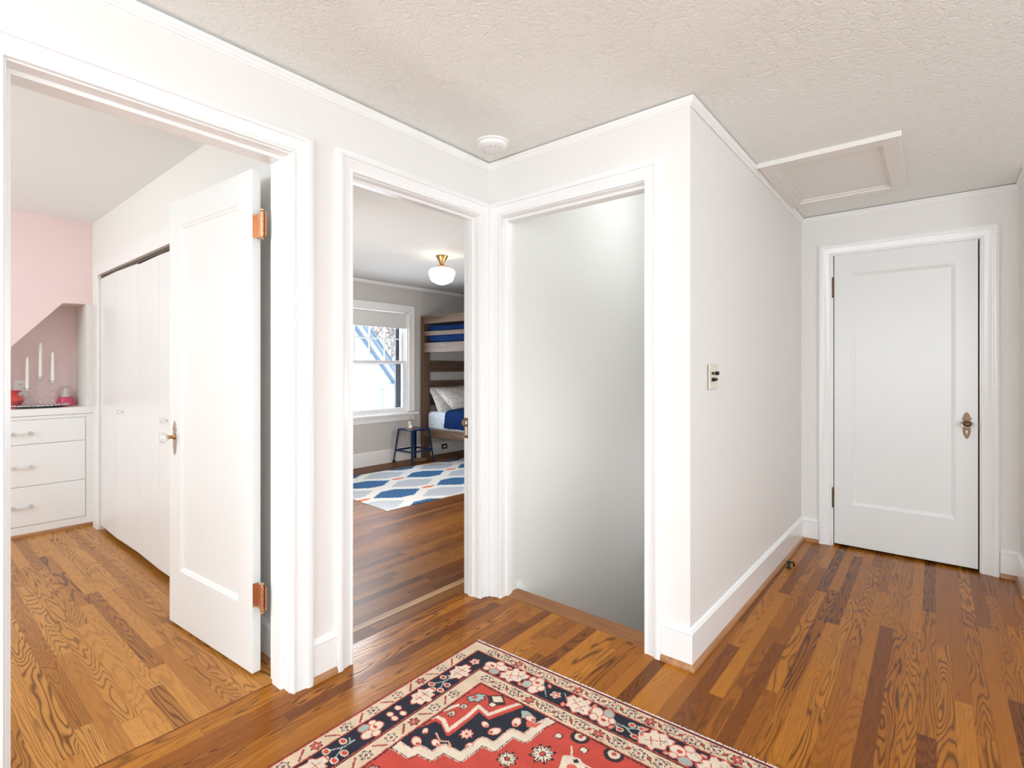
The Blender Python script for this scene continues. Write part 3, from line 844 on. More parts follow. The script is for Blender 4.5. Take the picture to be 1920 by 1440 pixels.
WOOL = attr_mat('knotted_wool', .95, .5, 420)
CR = (.66, .50, .36); CR2 = (.71, .59, .47); NV = (.026, .027, .040); RD = (.52, .072, .052); RD2 = (.62, .12, .085)
DR = (.22, .018, .025); TL = (.36, .42, .38); BK = (.045, .030, .032); PKR = (.66, .33, .24)
rw, rh = 1.90, 1.22
cv = Canvas(rw, rh, .0027, RD)
rr = random.Random(5)
g1, nv1, g2 = .062, .160, .232
def dmin(c): return np.minimum(np.minimum(c.S, rw - c.S), np.minimum(c.T, rh - c.T))
D = dmin(cv)
cv.put(D < g2, CR); cv.put(D < nv1, NV); cv.put(D < g1, CR); cv.put(D < .010, DR); cv.put(cv.S < .009, RD); cv.put(D < .003, BK)
for a, w, c in ((g1, .004, RD), (g1 + .004, .004, BK), (nv1, .004, RD), (nv1 + .004, .003, BK), (g2, .004, BK), (g2 - .005, .003, RD)):
    cv.put(np.abs(D - a) < w / 2 + .001, c)
def guard(c, off, n0, n1, step, vertical, start):
    i = 0; q = start
    while q < n1:
        x, y = (off, q) if vertical else (q, off)
        if q >= n0:
            red = (i % 4 == 3)
            c.flower(x, y, .0225, (RD2 if red else CR2), BK, (CR2 if red else RD), 6, i)
            m = q + step / 2
            if m < n1:
                xm, ym = (off, m) if vertical else (m, off)
                if vertical:
                    c.line([(off - .016, m - .020), (off + .016, m + .012)] if i % 2 else [(off + .016, m - .02), (off - .016, m + .012)], .007, BK)
                    c.line([(off - .016, m - .020), (off + .016, m + .012)] if i % 2 else [(off + .016, m - .02), (off - .016, m + .012)], .0042, RD)
                else:
                    s_ = 1 if i % 2 else -1
                    for z_ in (-1, 1):
                        c.line([(xm - .036 * z_, ym + .016 * s_ * z_), (xm - .022 * z_, ym + .021 * s_ * z_), (xm - .008 * z_, ym + .014 * s_ * z_)], .003, BK)
                    c.line([(xm - .014, ym - .014 * s_), (xm + .012, ym + .014 * s_)], .0035, BK)
                    c.rhomb(xm, ym, .013, .0085, BK, .9 * s_); c.rhomb(xm, ym, .009, .0055, RD, .9 * s_)
        i += 1; q += step
guard(cv, .0355, .05, rh - .05, .112, True, .030)
guard(cv, .0355, .05, rw - .05, .0722, False, .048)
guard(cv, .196, .25, rh - .22, .098, True, .245)
guard(cv, .196, .22, rw - .2, .0722, False, .225)
guard(cv, rh - .0355, .05, rw - .05, .0722, False, .048); guard(cv, rw - .0355, .05, rh - .05, .112, True, .03)
# main border motifs
def palm(c, x, y, k, rot):
    """stepped cream palmette with red veins"""
    def R(px, py):
        cs, sn = math.cos(rot), math.sin(rot); return (x + (px * cs - py * sn) * k, y + (px * sn + py * cs) * k)
    shp = [(-.045, -.012), (-.030, -.012), (-.030, -.026), (-.012, -.026), (-.006, -.040), (.006, -.040), (.012, -.026), (.030, -.030), (.034, -.012), (.048, -.006), (.040, .010), (.026, .014), (.020, .030), (-.004, .026), (-.014, .036), (-.026, .018), (-.044, .014)]
    c.poly([R(px * 1.12, py * 1.12) for px, py in shp], RD2); c.poly([R(*p) for p in shp], CR2)
    c.line([R(-.03, 0), R(.03, 0)], .003, RD); c.line([R(-.012, -.016), R(-.012, .018)], .003, RD); c.line([R(.012, -.018), R(.012, .016)], .003, RD)
    c.rhomb(*R(.022, .006), .008, .006, TL)
def berries(c, x, y, k, rot):
    def R(px, py):
        cs, sn = math.cos(rot), math.sin(rot); return (x + (px * cs - py * sn) * k, y + (px * sn + py * cs) * k)
    c.line([R(-.045, .0), R(0, 0), R(.035, -.02)], .005, TL); c.line([R(-.01, 0), R(.03, .022)], .005, TL); c.line([R(-.03, 0), R(-.04, .02)], .004, TL)
    for p in ((.038, -.024), (.034, .024), (.004, -.022), (-.020, .022), (.052, .0)):
        q = R(*p); c.ell(q[0], q[1], .014 * k, .011 * k, CR2); c.ell(q[0], q[1], .010 * k, .0075 * k, RD)
def blossom(c, x, y, k, rot):
    def R(px, py):
        cs, sn = math.cos(rot), math.sin(rot); return (x + (px * cs - py * sn) * k, y + (px * sn + py * cs) * k)
    for p, r, col in (((-.018, 0), .020, CR2), ((.018, -.010), .018, CR2), ((.010, .020), .016, TL), ((.0, -.024), .012, CR2), ((-.02, .022), .010, CR2)):
        q = R(*p); c.ell(q[0], q[1], (r + .003) * k, (r * .8 + .003) * k, RD2, rot); c.ell(q[0], q[1], r * k, r * .8 * k, col, rot)
    q = R(-.014, 0); c.ell(q[0], q[1], .008 * k, .006 * k, RD)
bm_ = (g1 + nv1) / 2
seq = [('f', .135), ('p', .225), ('b', .315), ('p', .425), ('q', .545), ('o', .655), ('b', .770), ('p', .875), ('o', .985), ('b', 1.08)]
for kd, q in seq:
    for X in (bm_, rw - bm_):
        if kd == 'f': cv.flower(X + .0, q, .024, CR2, RD2, RD, 5)
        if kd == 'p': palm(cv, X, q, 1.12, PI / 2)
        if kd == 'b': berries(cv, X, q, 1.12, PI / 2)
        if kd == 'o': blossom(cv, X, q, 1.2, PI / 2)
        if kd == 'q':
            for a, bb in ((-.018, -.02), (.02, -.012), (-.012, .02), (.018, .024)): cv.ell(X + a, q + bb, .016, .012, RD2); cv.ell(X + a, q + bb, .012, .009, CR2)
for i in range(17):
    q = .205 + i * .0985; kd = 'opoqpobp'[i % 8]
    for Y, k in ((bm_, 1.), (rh - bm_, 1.)):
        if kd == 'p': palm(cv, q, Y, 1.22, .5 * (-1) ** i)
        if kd == 'o': blossom(cv, q, Y, 1.3, .8 * i)
        if kd == 'q': cv.flower(q, Y, .022, RD2, CR2, CR2, 5)
        if kd == 'b': berries(cv, q, Y, 1., 0)
    cv.ell(q + .05, bm_ + (.03 if i % 2 else -.03), .013, .008, RD2, .4 * i); cv.ell(q + .05, bm_ + (.03 if i % 2 else -.03), .009, .005, PKR, .4 * i)
    cv.line([(q + .02, bm_ - .03), (q + .05, bm_ + .0), (q + .075, bm_ + .03)], .003, TL)
# field: navy lozenge between two stepped lines
def clip_field(fn):
    keep = cv.C.copy(); fn(); m = (dmin(cv) < g2 + .003); cv.C[m] = keep[m]
z1 = [(.20, .580), (.213, .532), (.235, .471), (.268, .468), (.321, .495), (.323, .40), (.316, .338), (.375, .350), (.395, .30), (.425, .235)]
z2 = [(.20, .745), (.213, .71), (.222, .653), (.305, .648), (.312, .618), (.368, .612), (.372, .565), (.444, .559), (.449, .463), (.498, .460), (.501, .372), (.553, .368), (.556, .285), (.575, .225)]
def mirror(p): return [(rw - x, y) for x, y in p]
def paint_field():
    for mk in (lambda p: p, mirror):
        cv.poly(mk(z1 + [(.575, .2)] + z2[::-1]), NV)
    rim = [(x + .012, y + .010) for x, y in z1]
    for mk in (lambda p: p, mirror):
        cv.line(mk(rim), .020, RD); cv.line(mk(z1), .020, RD2); cv.line(mk(z1), .015, CR2)
        cv.line(mk([(x - .003, y - .003) for x, y in z2]), .040, CR2); cv.line(mk([(x - .003, y - .003) for x, y in z2]), .034, RD)
        cv.line(mk([(x - .003, y - .003) for x, y in z2]), .030, CR2); cv.line(mk([(x + .012, y + .012) for x, y in z2]), .003, BK)
    for mk in (lambda p: p, mirror):
        cv.poly(mk([(.235, .400), (.250, .372), (.262, .378), (.250, .405), (.238, .440), (.228, .436)]), CR2)
        cv.poly(mk([(.455, .262), (.475, .250), (.520, .262), (.535, .290), (.520, .300), (.500, .282), (.478, .290)]), TL)
        cv.poly(mk([(.500, .292), (.535, .285), (.552, .262), (.546, .30), (.520, .318)]), RD2)
    # corner ornaments
    for mk in (lambda p: p, mirror):
        P1 = mk([(.272, .300)])[0]
        cv.poly(mk([(.250, .335), (.246, .315), (.262, .300), (.258, .285), (.28, .275), (.30, .268), (.298, .285), (.312, .29), (.302, .306), (.305, .322), (.285, .328), (.276, .345), (.262, .335)]), BK)
        cv.poly(mk([(.254, .331), (.251, .317), (.266, .302), (.263, .289), (.281, .279), (.295, .274), (.293, .288), (.306, .292), (.298, .305), (.300, .319), (.283, .324), (.274, .339), (.264, .331)]), TL)
        cv.ell(P1[0], P1[1] + .008, .007, .012, RD)
        for p in ((.275, .372), (.268, .428)): q = mk([p])[0]; cv.flower(q[0], q[1], .019, CR2, BK, RD, 8)
        q = mk([(.345, .272)])[0]; cv.rhomb(q[0], q[1], .045, .040, BK); cv.rhomb(q[0], q[1] - .008, .027, .022, CR2)
        q = mk([(.350, .300)])[0]; cv.rect(q[0] - .014, q[0] + .014, q[1] - .012, q[1] + .012, BK); cv.rect(q[0] - .010, q[0] + .010, q[1] - .009, q[1] + .009, CR2)
        for (p, k, r_) in (((.275, .595), 1., .4), ((.382, .468), .0, 0), ((.447, .400), 1.0, 2.1), ((.478, .320), 1., 1.2), ((.400, .395), .7, .3), ((.330, .560), .8, .2), ((.262, .545), .6, 1.), ((.425, .500), .6, 2.), ((.505, .275), .9, 0.)):
            q = mk([p])[0]
            if k == 0: cv.flower(q[0], q[1], .025, CR2, RD2, RD, 8)
            else:
                cv.ell(q[0], q[1], .024 * k, .017 * k, RD2, r_); cv.ell(q[0], q[1], .020 * k, .0135 * k, CR2, r_)
                cv.ell(q[0] + .012 * k * math.cos(r_), q[1] + .012 * k * math.sin(r_), .007 * k, .006 * k, RD)
        cv.line(mk([(.30, .53), (.335, .545), (.36, .53), (.385, .545)]), .006, PKR)
    # red ground: medallion blossoms
    for mk in (lambda p: p, mirror):
        for p, r in (((.560, .470), .036), ((.635, .385), .044), ((.270, .770), .034), ((.480, .640), .034), ((.39, .70), .034), ((.33, .73), .026), ((.60, .52), .030)):
            q = mk([p])[0]; cv.flower(q[0], q[1], r, CR2, BK, (RD if r > .035 else CR), 8)
        for p in ((.63, .285), (.73, .29)): q = mk([p])[0]; cv.rect(q[0] - .014, q[0] + .014, q[1] - .012, q[1] + .012, BK); cv.rect(q[0] - .010, q[0] + .010, q[1] - .009, q[1] + .009, CR2)
        for p in ((.690, .248), (.815, .250)): q = mk([p])[0]; cv.ell(q[0], q[1], .033, .030, BK); cv.ell(q[0], q[1] - .002, .020, .018, CR2); cv.ell(q[0], q[1] - .004, .008, .008, RD)
        cv.line(mk([(.69, .30), (.72, .345), (.76, .34), (.80, .345)]), .006, CR2)
        cv.poly(mk([(.69, .35), (.71, .335), (.74, .330), (.77, .345), (.78, .38), (.75, .41), (.71, .405)]), CR2)
        cv.rhomb(*mk([(.735, .345)])[0], .012, .01, BK); cv.ell(*mk([(.74, .375)])[0], .018, .014, RD2)
        cv.line(mk([(.56, .60), (.64, .56), (.70, .60), (.70, .66)]), .010, CR2)
    cv.rhomb(rw / 2, .55, .24, .22, BK); cv.rhomb(rw / 2, .55, .225, .205, NV); cv.rhomb(rw / 2, .55, .15, .13, CR2); cv.rhomb(rw / 2, .55, .135, .115, RD)
    cv.flower(rw / 2, .55, .06, CR2, BK, RD, 8)
clip_field(paint_field)
# wear: uneven dye
rng = np.random.RandomState(1)
ab = 1 + .05 * np.sin(cv.T0 * 71 + np.sin(cv.S0 * 9)) + rng.uniform(-.09, .09, cv.T0.shape)
cv.C = np.clip(cv.C * ab[..., None], 0, 1)
RX, RY = -1.612, 1.708
def rugmap(s, t):
    x = RX + s + .012 * (t / rh)
    y = RY - t + .034 * s * (1 - t / rh)
    return x, y, .0075 + .0008 * np.sin(s * 23) * np.sin(t * 19)
rug = cv.mesh('patterned_rug', rugmap, WOOL)
tag(rug, 'red, navy and cream oriental wool rug with a flowered border in the hallway', 'rug')
# fringe along the short knotted end
b = B()
fr = random.Random(2)
n = 1500
for i in range(n):
    s = rw * i / n + fr.uniform(0, .002)
    x, y, _ = rugmap(s, 0.0)
    l = fr.uniform(.007, .016); dx = fr.uniform(-.005, .005)
    w = .0014
    vs = box(b, x - w, x + w, y - .002, y + l, .0012, .0052)
    for v in vs:
        if v.co.y > y + .003: v.co.x += dx; v.co.z = max(.0012, v.co.z - .002)
FRM = mat('cream_cotton_fringe', (.82, .72, .66), .95)
o = link('fringe', b, FRM, rug); o['kind'] = 'stuff'; o['label'] = 'short cream cotton fringe'

# bedroom rug
NVB = (.045, .13, .28); GRY = (.46, .49, .54); IV = (.74, .73, .70); OR = (.72, .15, .05)
c2 = Canvas(2.44, 1.52, .008, IV)
ca, sa = math.cos(math.radians(4.6)), math.sin(math.radians(4.6))
def rug2map(s, t):  # s along +y from the near corner, t toward the window
    return -3.690 + s * sa * .9 - t * ca, 2.768 + s * ca + t * sa * .9, .006 + 0 * s
def jag(c):  # stepped ikat edges
    return (np.floor(c.S / .016) % 2) * .012
for i in range(-1, 5):
    for j in range(-1, 4):
        cs, ct = .415 + i * .762, .465 + j * .553
        for (x0, y0, col) in ((cs, ct, NVB), (cs + .381, ct + .2765, GRY)):
            dx, dy = c2.S - x0, c2.T - y0 + jag(c2)
            m = (np.abs(dx) / .275 + np.abs(dy) / .235 < 1) & (np.abs(dy) < .165)
            c2.put(m, col)
        c2.ell(cs + .381, ct, .085, .028, OR)
rug2 = c2.mesh('ikat_rug', rug2map, attr_mat('flat_woven_cotton', .95, .3, 200))
tag(rug2, 'ivory flatweave rug with blue and grey diamonds on the bedroom floor', 'rug')

# ------------------------------------------------------------------ pink room cabinet and alcove things
cab = empty('drawer_cabinet', (-5.2, .6, 0))
tag(cab, 'white built-in drawer cabinet under the slanted alcove', 'cabinet')
def cobj(name, bm, m, par=None, **kw):
    xform(bm, trans(5.2, -.6, 0)); return link(name, bm, m, par or cab, **kw)
b = B()
box(b, -5.55, -5.202, .192, .998, .0, .89)
box(b, -5.202, -5.19, .995, 1.041, .0, .89); box(b, -5.202, -5.19, .19, .235, .0, .89); box(b, -5.202, -5.19, .235, .995, .0, .078); box(b, -5.202, -5.19, .235, .995, .866, .89)
cobj('body', b, TRIM, bevel=.001)
for z0, z1 in ((.684, .862), (.374, .680), (.082, .370)):
    b = B(); box(b, -5.201, -5.186, .238, .992, z0, z1); d = cobj('drawer', b, TRIM, bevel=.002)
    zc = {.684: .764, .374: .515, .082: .222}[z0]
    b = B()
    for yy in (.578, .672):
        lathe(b, [(0, 0), (.013, 0), (.015, .006), (.008, .010), (.010, .022), (.014, .026), (.010, .034), (0, .036)], (-5.186, yy, zc), 12, Matrix.Rotation(PI / 2, 3, 'Y'))
    tube(b, [(-5.166, .578, zc), (-5.160, .60, zc - .002), (-5.158, .625, zc - .003), (-5.160, .65, zc - .002), (-5.166, .672, zc)], .006, 10)
    xform(b, trans(5.2, -.6, 0)); k = link('handle', b, CRYS, d, True); k['label'] = 'clear glass bow pull'
b = B(); sweep2d(b, [(-5.2, .19), (-5.2, 1.04)], [(.010, 0), (.024, 0), (.023, .012), (.018, .02), (.010, .024)], zero)
s_ = cobj('shoe_moulding', b, SHOEM); s_['label'] = 'stained oak quarter-round'
b = B(); box(b, -5.56, -5.2, .19, 1.0, .892, .944); box(b, -5.2, -5.178, .19, 1.039, .892, .944)
ct_ = link('countertop', b, TRIM, None, bevel=.004); tag(ct_, 'white painted alcove shelf top above the drawers', 'countertop')

tz = .9445
tray = empty('serving_tray', (-5.345, .752, tz)); tag(tray, 'oval silver tray under the three candlesticks', 'tray')
b = B(); lathe(b, [(0, .002), (.060, .002), (.064, 0), (.072, 0), (.100, .012), (.112, .016), (.112, .019), (.100, .016), (.074, .0045), (0, .0045)], (0, 0, 0), 56, None, .95, 1.5)
link('dish', b, SILVER, tray, True)
b = B()
for k in range(40):
    a = 2 * PI * k / 40
    bmesh.ops.create_icosphere(b, subdivisions=1, radius=.0065, matrix=trans(.1115 * .95 * math.cos(a), .1115 * 1.5 * math.sin(a), .018))
link('beaded_rim', b, SILVER, tray, True)
ld = ['shortest candle, in the glass candlestick by the red vase', 'tallest candle, in the middle glass candlestick', 'candle of middle height, beside the snow globe']
lh = ['shortest clear glass candlestick, beside the red vase', 'tallest clear glass candlestick, middle of three on the tray', 'clear glass candlestick of middle height beside the snow globe']
for i, (yy, top, ctop, nb) in enumerate(((.675, 1.094, 1.338, 2), (.750, 1.184, 1.446, 4), (.822, 1.150, 1.375, 3))):
    z0 = tz + .005; H_ = top - z0
    cs = empty('candlestick', (-5.35, yy, z0)); tag(cs, lh[i], 'candlestick', 'glass candlesticks on the tray')
    b = B(); lathe(b, [(0, 0), (.030, 0), (.030, .004), (.014, .010), (.008, .016), (0, .018)], (0, 0, 0), 28); link('foot', b, THING, cs, True)
    hb = (H_ - .016 - .026) / nb
    for k in range(nb):
        b = B(); zc = .016 + hb * (k + .5); r = min(.019, hb * .55)
        lathe(b, [(.004, zc - hb / 2)] + [(max(.006, r * math.sin(PI * q / 8)), zc - hb / 2 * math.cos(PI * q / 8)) for q in range(1, 8)] + [(.004, zc + hb / 2)], (0, 0, 0), 24)
        link('glass_ball', b, THING, cs, True)
    b = B(); lathe(b, [(.005, H_ - .026), (.012, H_ - .020), (.015, H_ - .006), (.026, H_), (.027, H_ + .002), (.015, H_ - .003), (.0125, H_ - .018), (0, H_ - .018)], (0, 0, 0), 28); link('socket', b, THING, cs, True)
    cd = empty('candle', (-5.35, yy, top - .017)); tag(cd, 'slim white ' + ld[i], 'candle', 'white candles in the alcove')
    b = B(); hc = ctop - (top - .017); lathe(b, [(0, 0), (.0112, 0), (.0095, hc * .9), (.006, hc), (0, hc)], (0, 0, 0), 20); link('wax', b, WAX, cd, True)
    b = B(); tube(b, [(0, 0, hc - .002), (.0005, 0, hc + .009)], .0007, 6); link('wick', b, BLACK, cd)

gl = empty('snow_globe', (-5.485, .922, tz)); tag(gl, 'small snow globe on a pink base beside the candlesticks', 'snow globe')
b = B(); lathe(b, [(0, 0), (.060, 0), (.062, .006), (.058, .012), (.056, .040), (.050, .058), (.046, .070), (0, .070)], (0, 0, 0), 40); link('base', b, PINKG, gl, True)
b = B(); lathe(b, [(.042, .070)] + [(.052 * math.cos(a), .110 + .052 * math.sin(a)) for a in [(-.7 + 2.27 * k / 12) for k in range(12)]] + [(0, .162)], (0, 0, 0), 36); link('glass_dome', b, THING, gl, True)
b = B(); lathe(b, [(0, .071), (.030, .071), (.024, .088), (.017, .098), (.020, .112), (.012, .124), (.014, .134), (.006, .146), (0, .150)], (0, 0, 0), 18); link('figure', b, SNOWY, gl, True)
va = empty('red_vase', (-5.47, .612, tz)); tag(va, 'coral red glass vase with a flared lip at the alcove end', 'vase')
b = B(); lathe(b, [(0, 0), (.030, 0), (.034, .010), (.050, .028), (.062, .055), (.055, .075), (.034, .090), (.026, .104), (.040, .122), (.048, .130), (.045, .131), (.034, .121), (.020, .104), (0, .09)], (0, 0, 0), 40); link('body', b, CORAL, va, True)
ou = empty('wall_outlet', (-5.56, .66, 1.095)); tag(ou, 'white wall outlet at the back of the pink alcove', 'outlet')
b = B(); box(b, 0, .006, -.037, .037, -.058, .058); link('plate', b, PLASTIC, ou, bevel=.002)
for z in (-.026, .026):
    b = B(); lathe(b, [(0, 0), (.016, 0), (.016, .002), (0, .002)], (.006, 0, z), 18, Matrix.Rotation(PI / 2, 3, 'Y')); q = link('socket', b, PLASTIC, ou)
    for yy in (-.007, .007):
        b = B(); box(b, .0082, .0088, yy - .0015, yy + .0015, z - .006, z + .006); link('slot', b, BLACK, q)

# ------------------------------------------------------------------ bedroom window, outside
w = empty('window_1', (WX, 4.0, .66)); tag(w, 'white double-hung bedroom window with small panes in the upper sash', 'window', kind='structure')
def wobj(name, bm, m, par=None, **kw):
    xform(bm, trans(-WX, -4.0, -.66)); return link(name, bm, m, par or w, **kw)
b = B()
box(b, WX, WX + .02, 3.32, WY0, .66, 2.10); box(b, WX, WX + .02, WY1, 4.62, .66, 2.10); box(b, WX, WX + .02, WY0, WY1, 2.01, 2.10)
box(b, WX + .02, WX + .03, 4.605, 4.62, .66, 2.10); box(b, WX + .02, WX + .03, 3.32, 4.62, 2.085, 2.10)
wobj('casing', b, TRIM, bevel=.003)
b = B(); box(b, WX - .1, WX + .06, 3.27, 4.68, .615, .645); wobj('stool', b, TRIM, bevel=.006)
b = B(); box(b, WX, WX + .018, 3.32, 4.62, .54, .612); wobj('apron', b, TRIM, bevel=.003)
b = B(); box(b, WX - .15, WX, WY0, WY0 + .02, .645, 2.02); box(b, WX - .15, WX, WY1 - .02, WY1, .645, 2.02); box(b, WX - .15, WX, WY0, WY1, 2.0, 2.02); box(b, WX - .15, WX + .001, WY0, WY1, .60, .663)
box(b, WX - .05, WX - .035, WY1 - .035, WY1 - .02, .66, 2.0); box(b, WX - .05, WX - .035, WY0 + .02, WY0 + .035, .66, 2.0)
wobj('window_frame', b, TRIM)
def sash(x, z0, z1, y0, y1, bot, top, st=.048):
    b = B()
    box(b, x - .018, x + .018, y0, y0 + st, z0, z1); box(b, x - .018, x + .018, y1 - st, y1, z0, z1)
    box(b, x - .018, x + .018, y0 + st, y1 - st, z0, z0 + bot); box(b, x - .018, x + .018, y0 + st, y1 - st, z1 - top, z1)
    return b
yl, yr = WY0 + .022, WY1 - .022
b = sash(WX - .085, 1.306, 1.998, yl, yr, .042, .05); up = wobj('upper_sash', b, TRIM, bevel=.002)
b = B()
for yy in (3.735, 3.968, 4.203): box(b, WX - .094, WX - .076, yy - .008, yy + .008, 1.348, 1.95)
box(b, WX - .0945, WX - .0755, yl + .05, yr - .05, 1.634, 1.650); wobj('glazing_bars', b, TRIM, up)
b = B(); box(b, WX - .087, WX - .083, yl + .046, yr - .046, 1.34, 1.95); wobj('pane', b, GLASS, up)
b = sash(WX - .045, .662, 1.350, yl, yr, .052, .042); lo = wobj('lower_sash', b, TRIM, bevel=.002)
b = B(); box(b, WX - .047, WX - .043, yl + .046, yr - .046, .71, 1.31); wobj('pane', b, GLASS, lo)
b = B(); box(b, WX - .158, WX - .13, yr - .085, yr - .005, .66, 2.0); box(b, WX - .158, WX - .13, yl, yl + .03, .66, 2.0); box(b, WX - .158, WX - .13, yl, yr, 1.30, 1.325)
wobj('storm_frame', b, STORM)['label'] = 'dark storm window frame'
sh = empty('roller_shade', (WX - .018, 4.0, 1.99)); tag(sh, 'light grey roller shade pulled a little way down the bedroom window', 'roller shade')
b = B(); box(b, -.0012, .0012, -.50, .545 - .03, -.195, .0); link('fabric', b, SHADEM, sh)
b = B(); tube(b, [(-.0, -.51, -.010), (0, .515, -.010)], .015, 16); link('roller', b, SHADEM, sh, True)
b = B(); box(b, -.004, .004, -.50, .515, -.205, -.190); link('hem_bar', b, SHADEM, sh, bevel=.002)

nh = empty('neighbour_house', (-9.5, 5, -3)); tag(nh, 'white neighbouring house with a blue-grey sloping roof edge outside the window', 'house')
def nobj(name, bm, m): xform(bm, trans(9.5, -5, 3)); return link(name, bm, m, nh)
gx = -9.5
b = B(); prism(b, [(gx, .5, -3), (gx, 8.3, -3), (gx, 8.3, -.29), (gx, 4.5, 4.237), (gx, .5, 0)], (-6, 0, 0)); nobj('wall', b, STUCCO)
sl_ = -1.1915
def rake(b, o0, o1, x0, x1):
    """slanted board between two heights above the lower rake line z = 1.991 + sl_*(y - 6.385)"""
    za = lambda y, o: 1.991 + sl_ * (y - 6.385) + o
    prism(b, [(x0, 4.5, za(4.5, o0)), (x0, 8.6, za(8.6, o0)), (x0, 8.6, za(8.6, o1)), (x0, 4.5, za(4.5, o1))], (x1 - x0, 0, 0))
b = B(); rake(b, -.03, .02, gx, gx + .10); nobj('lower_fascia', b, BARGE)
b = B(); rake(b, .02, .15, gx, gx + .14); nobj('barge_board', b, STUCCO)
b = B(); rake(b, .15, .25, gx - 6, gx + .22); nobj('roof', b, ROOFM)
b = B(); rake(b, .25, .28, gx - 6, gx + .26); nobj('gutter_edge', b, BARGE)
b = B(); box(b, gx, gx + .05, .5, 7.3, .80, .90); nobj('half_timber_board', b, HALFT)
b = B(); box(b, gx, gx + .05, 6.99, 7.12, -1.5, .80); nobj('half_timber_board', b, HALFT)
b = B(); box(b, -40, -5.8, -20, 40, -3.2, -3.0)
struct('ground', b, GROUNDM, 'garden ground far below the bedroom window', 'ground')
trs = [(-16.5, 12.1, 'bare brownish tree beyond the roof edge, nearest the middle of the panes'), (-19.5, 16.2, 'thin bare tree behind the first one outside the window'), (-18.5, 11.8, 'reddish twiggy tree close to the sloping roof outside the window')]
for ti, (tx, ty, lb) in enumerate(trs):
    t = empty('bare_tree', (tx, ty, -3)); tag(t, lb, 'tree', 'trees outside the bedroom window')
    rt = random.Random(11 + ti); b = B(); tips = []
    def grow(p, d, L, r, k):
        q = p + d * L; tube(b, [p, (p + q) / 2 + Vector((rt.uniform(-1, 1), rt.uniform(-1, 1), 0)) * L * .05, q], [r, r * .85, r * .7], 5)
        if k == 0: tips.append(q); return
        for _ in range(3 if k > 1 else 4):
            nd = (d + Vector((rt.uniform(-1, 1), rt.uniform(-1, 1), rt.uniform(-.3, .8))) * .75).normalized()
            grow(q, nd, L * rt.uniform(.6, .8), r * .6, k - 1)
        tips.append(q)
    grow(Vector((0, 0, 0)), Vector((0, 0, 1)), 2.6, .11, 4)
    link('trunk', b, BARK, t)
    b = B()
    for q in tips:
        for _ in range(2):
            p = q + Vector((rt.gauss(0, .16), rt.gauss(0, .16), rt.gauss(0, .16))); s = rt.uniform(.03, .07)
            a = Vector((rt.uniform(-1, 1), rt.uniform(-1, 1), rt.uniform(-1, 1))).normalized(); c = a.orthogonal().normalized()
            b.faces.new([b.verts.new(p + a * s), b.verts.new(p + c * s * .6), b.verts.new(p - a * s), b.verts.new(p - c * s * .6)])
    o = link('leaves', b, LEAFM, t); o['kind'] = 'stuff'

# ------------------------------------------------------------------ bunk bed
bed = empty('bunk_bed', (-4.5, 5.25, 0)); tag(bed, 'brown wooden bunk bed in the corner of the grey bedroom', 'bunk bed')
def bobj(name, bm, m=BEDWOOD, **kw): xform(bm, trans(4.5, -5.25, 0)); return link(name, bm, m, bed, bevel=.003, **kw)
for (x0, x1) in ((-5.553, -5.495), (-3.498, -3.44)):
    for (y0, y1) in ((4.742, 4.862), (5.68, 5.80)):
        b = B(); box(b, x0, x1, y0, y1, 0, .997); bobj('post', b, BEDWOODV)
        b = B(); box(b, x0, x1, y0, y1, 1.003, 1.975); bobj('upper_post', b, BEDWOODV)
for y0, y1 in ((4.752, 4.782), (5.76, 5.79)):
    for z0, z1, nm in ((1.866, 1.975, 'guard_rail'), (1.698, 1.757, 'guard_rail'), (1.467, 1.600, 'upper_side_rail'), (.298, .412, 'side_rail')):
        b = B(); box(b, -5.497, -3.496, y0 - .012, y1 - .012, z0, z1); bobj(nm, b)
for x0 in (-5.535, -3.48):
    for z0, z1 in ((1.195, 1.350), (.955, 1.07), (.72, .84), (.50, .62), (1.50, 1.60), (1.72, 1.80), (1.88, 1.97)):
        b = B(); box(b, x0, x0 + .022, 4.86, 5.69, z0, z1); bobj('end_slat', b, BEDWOODE)
b = B(); box(b, -5.49, -3.56, 4.78, 5.76, 1.50, 1.515); bobj('upper_platform', b)
b = B(); box(b, -5.49, -3.56, 4.78, 5.76, .36, .375); bobj('platform', b)

def soft(name, x0, x1, y0, y1, z0, z1, m, label, cat, group=None, bev=.05, wob=.006, seed=1):
    b = B(); box(b, x0, x1, y0, y1, z0, z1)
    bmesh.ops.bevel(b, geom=b.edges[:], offset=bev, segments=4, profile=.5, affect='EDGES')
    bmesh.ops.subdivide_edges(b, edges=[e for e in b.edges if e.calc_length() > .15], cuts=6, use_grid_fill=True)
    r = random.Random(seed)
    for v in b.verts:
        v.co += Vector((math.sin(v.co.y * 31 + seed), math.sin(v.co.x * 27), math.sin(v.co.x * 19 + v.co.y * 23))) * wob
    o = link(name, b, m, None, smooth=True)
    return tag(o, label, cat, group)
soft('mattress', -5.475, -3.58, 4.790, 5.75, .382, .640, SHEET, 'lower bunk mattress in a dotted pale blue sheet', 'mattress', wob=.003)
soft('mattress', -5.44, -3.62, 4.84, 5.72, 1.522, 1.70, SHEET, 'upper bunk mattress behind the guard rails', 'mattress', wob=.003)
